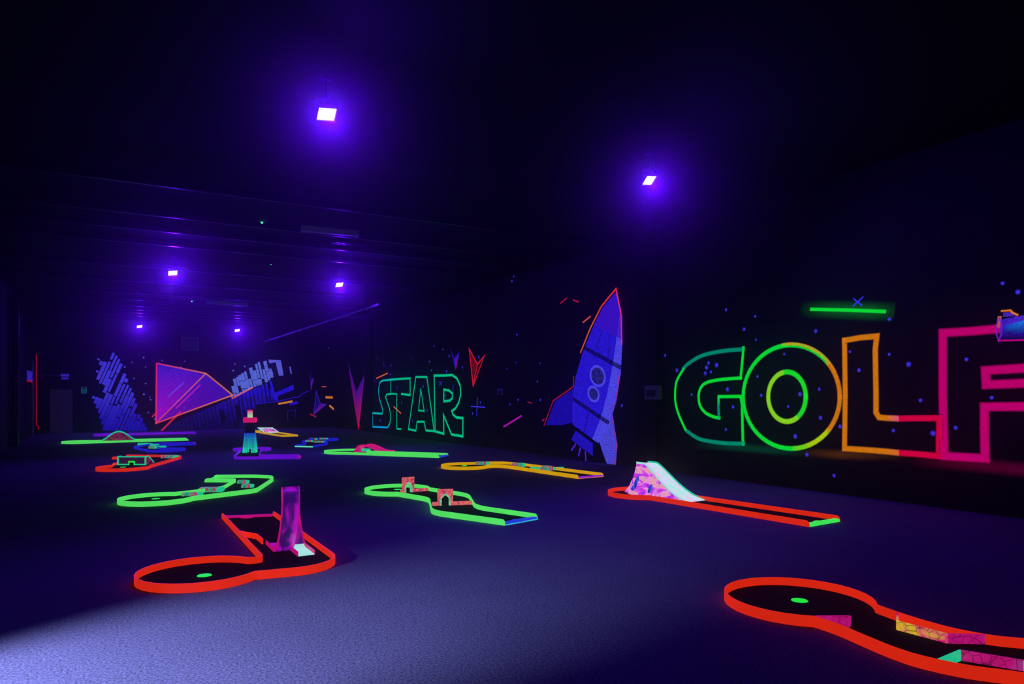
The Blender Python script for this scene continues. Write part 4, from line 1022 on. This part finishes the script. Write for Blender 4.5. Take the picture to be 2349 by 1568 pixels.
o = strips(cBR, [(-600, 1480), (530, 1000), (880, 850), (1090, 760), (1180, 1030), (900, 1090), (700, 1480)], (40, 250), 60, .75, fade((34, 16, 225), (10, 4, 90), 900, 1350), 5, ln=(80, 260)).obj('strip_painting', 'fill', origin=(5, YB, 0))
tag(o, 'dark blue wedge of upright strips painted below the large violet craft', 'wall painting')
mark('b', [(WB_(cBR, [(545, 1000), (840, 840)]), .1, [(245, 60, 60), (245, 120, 100)])])
mark('b', [(WB_(cBR, [(1245, 1082), (1430, 1048)]), .13, (236, 140, 20))]); mark('b', [(WB_(cBR, [(1955, 985), (2030, 988)]), .16, (236, 130, 20))])
mark('b', [(WB_(cBR, [(2005, 1115), (2070, 1172)]), .12, (236, 140, 30))]); mark('b', [(WB_(cBR, [(1890, 825), (1940, 828)]), .07, (220, 80, 30))])
mark('b', [(WB_(cBR, [(1715, 1240), (1790, 1275)]), .09, (190, 20, 40))])
mark('b', [(WB_(cBL, [(905, 1295), (1010, 1195)]), .1, (240, 20, 60))]); mark('b', [(WB_(cBL, [(1030, 1490), (1290, 1230)]), .1, (235, 30, 60))])
mark('b', [(WB_(cBR, [(900, 1085), (1200, 1050), (1420, 1000), (1550, 975), (1600, 925), (1690, 890)]), .05, (36, 18, 215))])
mark('b', [(WB_(cBR, [(1370, 1330), (1370, 1195), (1490, 1165), (1480, 1290)]), .06, (24, 14, 130))])
# painted tube at the end of the F
t = [('fill', WR(cGO, [(1880, 500), (2040, 470), (2400, 450), (2400, 640), (1880, 640), (1850, 570)]), [(60, 30, 220), (90, 50, 235), (60, 40, 220), (8, 6, 60), (8, 6, 60), (60, 20, 190)], 0),
     ('fill', WR(cGO, [(1890, 545), (2050, 500), (2400, 490), (2400, 565), (2000, 590), (1890, 585)]), [(16, 40, 230), (0, 140, 250), (0, 160, 255), (0, 90, 190), (0, 60, 160), (10, 20, 140)], 0),
     ('fill', WR(cGO, [(1895, 455), (1950, 450), (1985, 480), (1890, 482)]), (84, 40, 200), 0),
     ('line', WR(cGO, [(1888, 445), (1945, 440), (1958, 455), (1990, 470)]), (240, 130, 20), .035),
     ('line', WR(cGO, [(1872, 492), (1866, 545)]), [(240, 120, 50), (200, 60, 80)], .06),
     ('line', WR(cGO, [(1872, 490), (1850, 540), (1852, 600), (1868, 642), (1884, 600), (1888, 540), (1872, 490)]), (110, 30, 190), .03),
     ('line', WR(cGO, [(1868, 642), (2100, 636), (2400, 630)]), (200, 0, 140), .03)]
painting('tube_painting', 'blue metal tube with orange rim painted over the letter F', 'r', t, (XR, 4.5, 2.4))
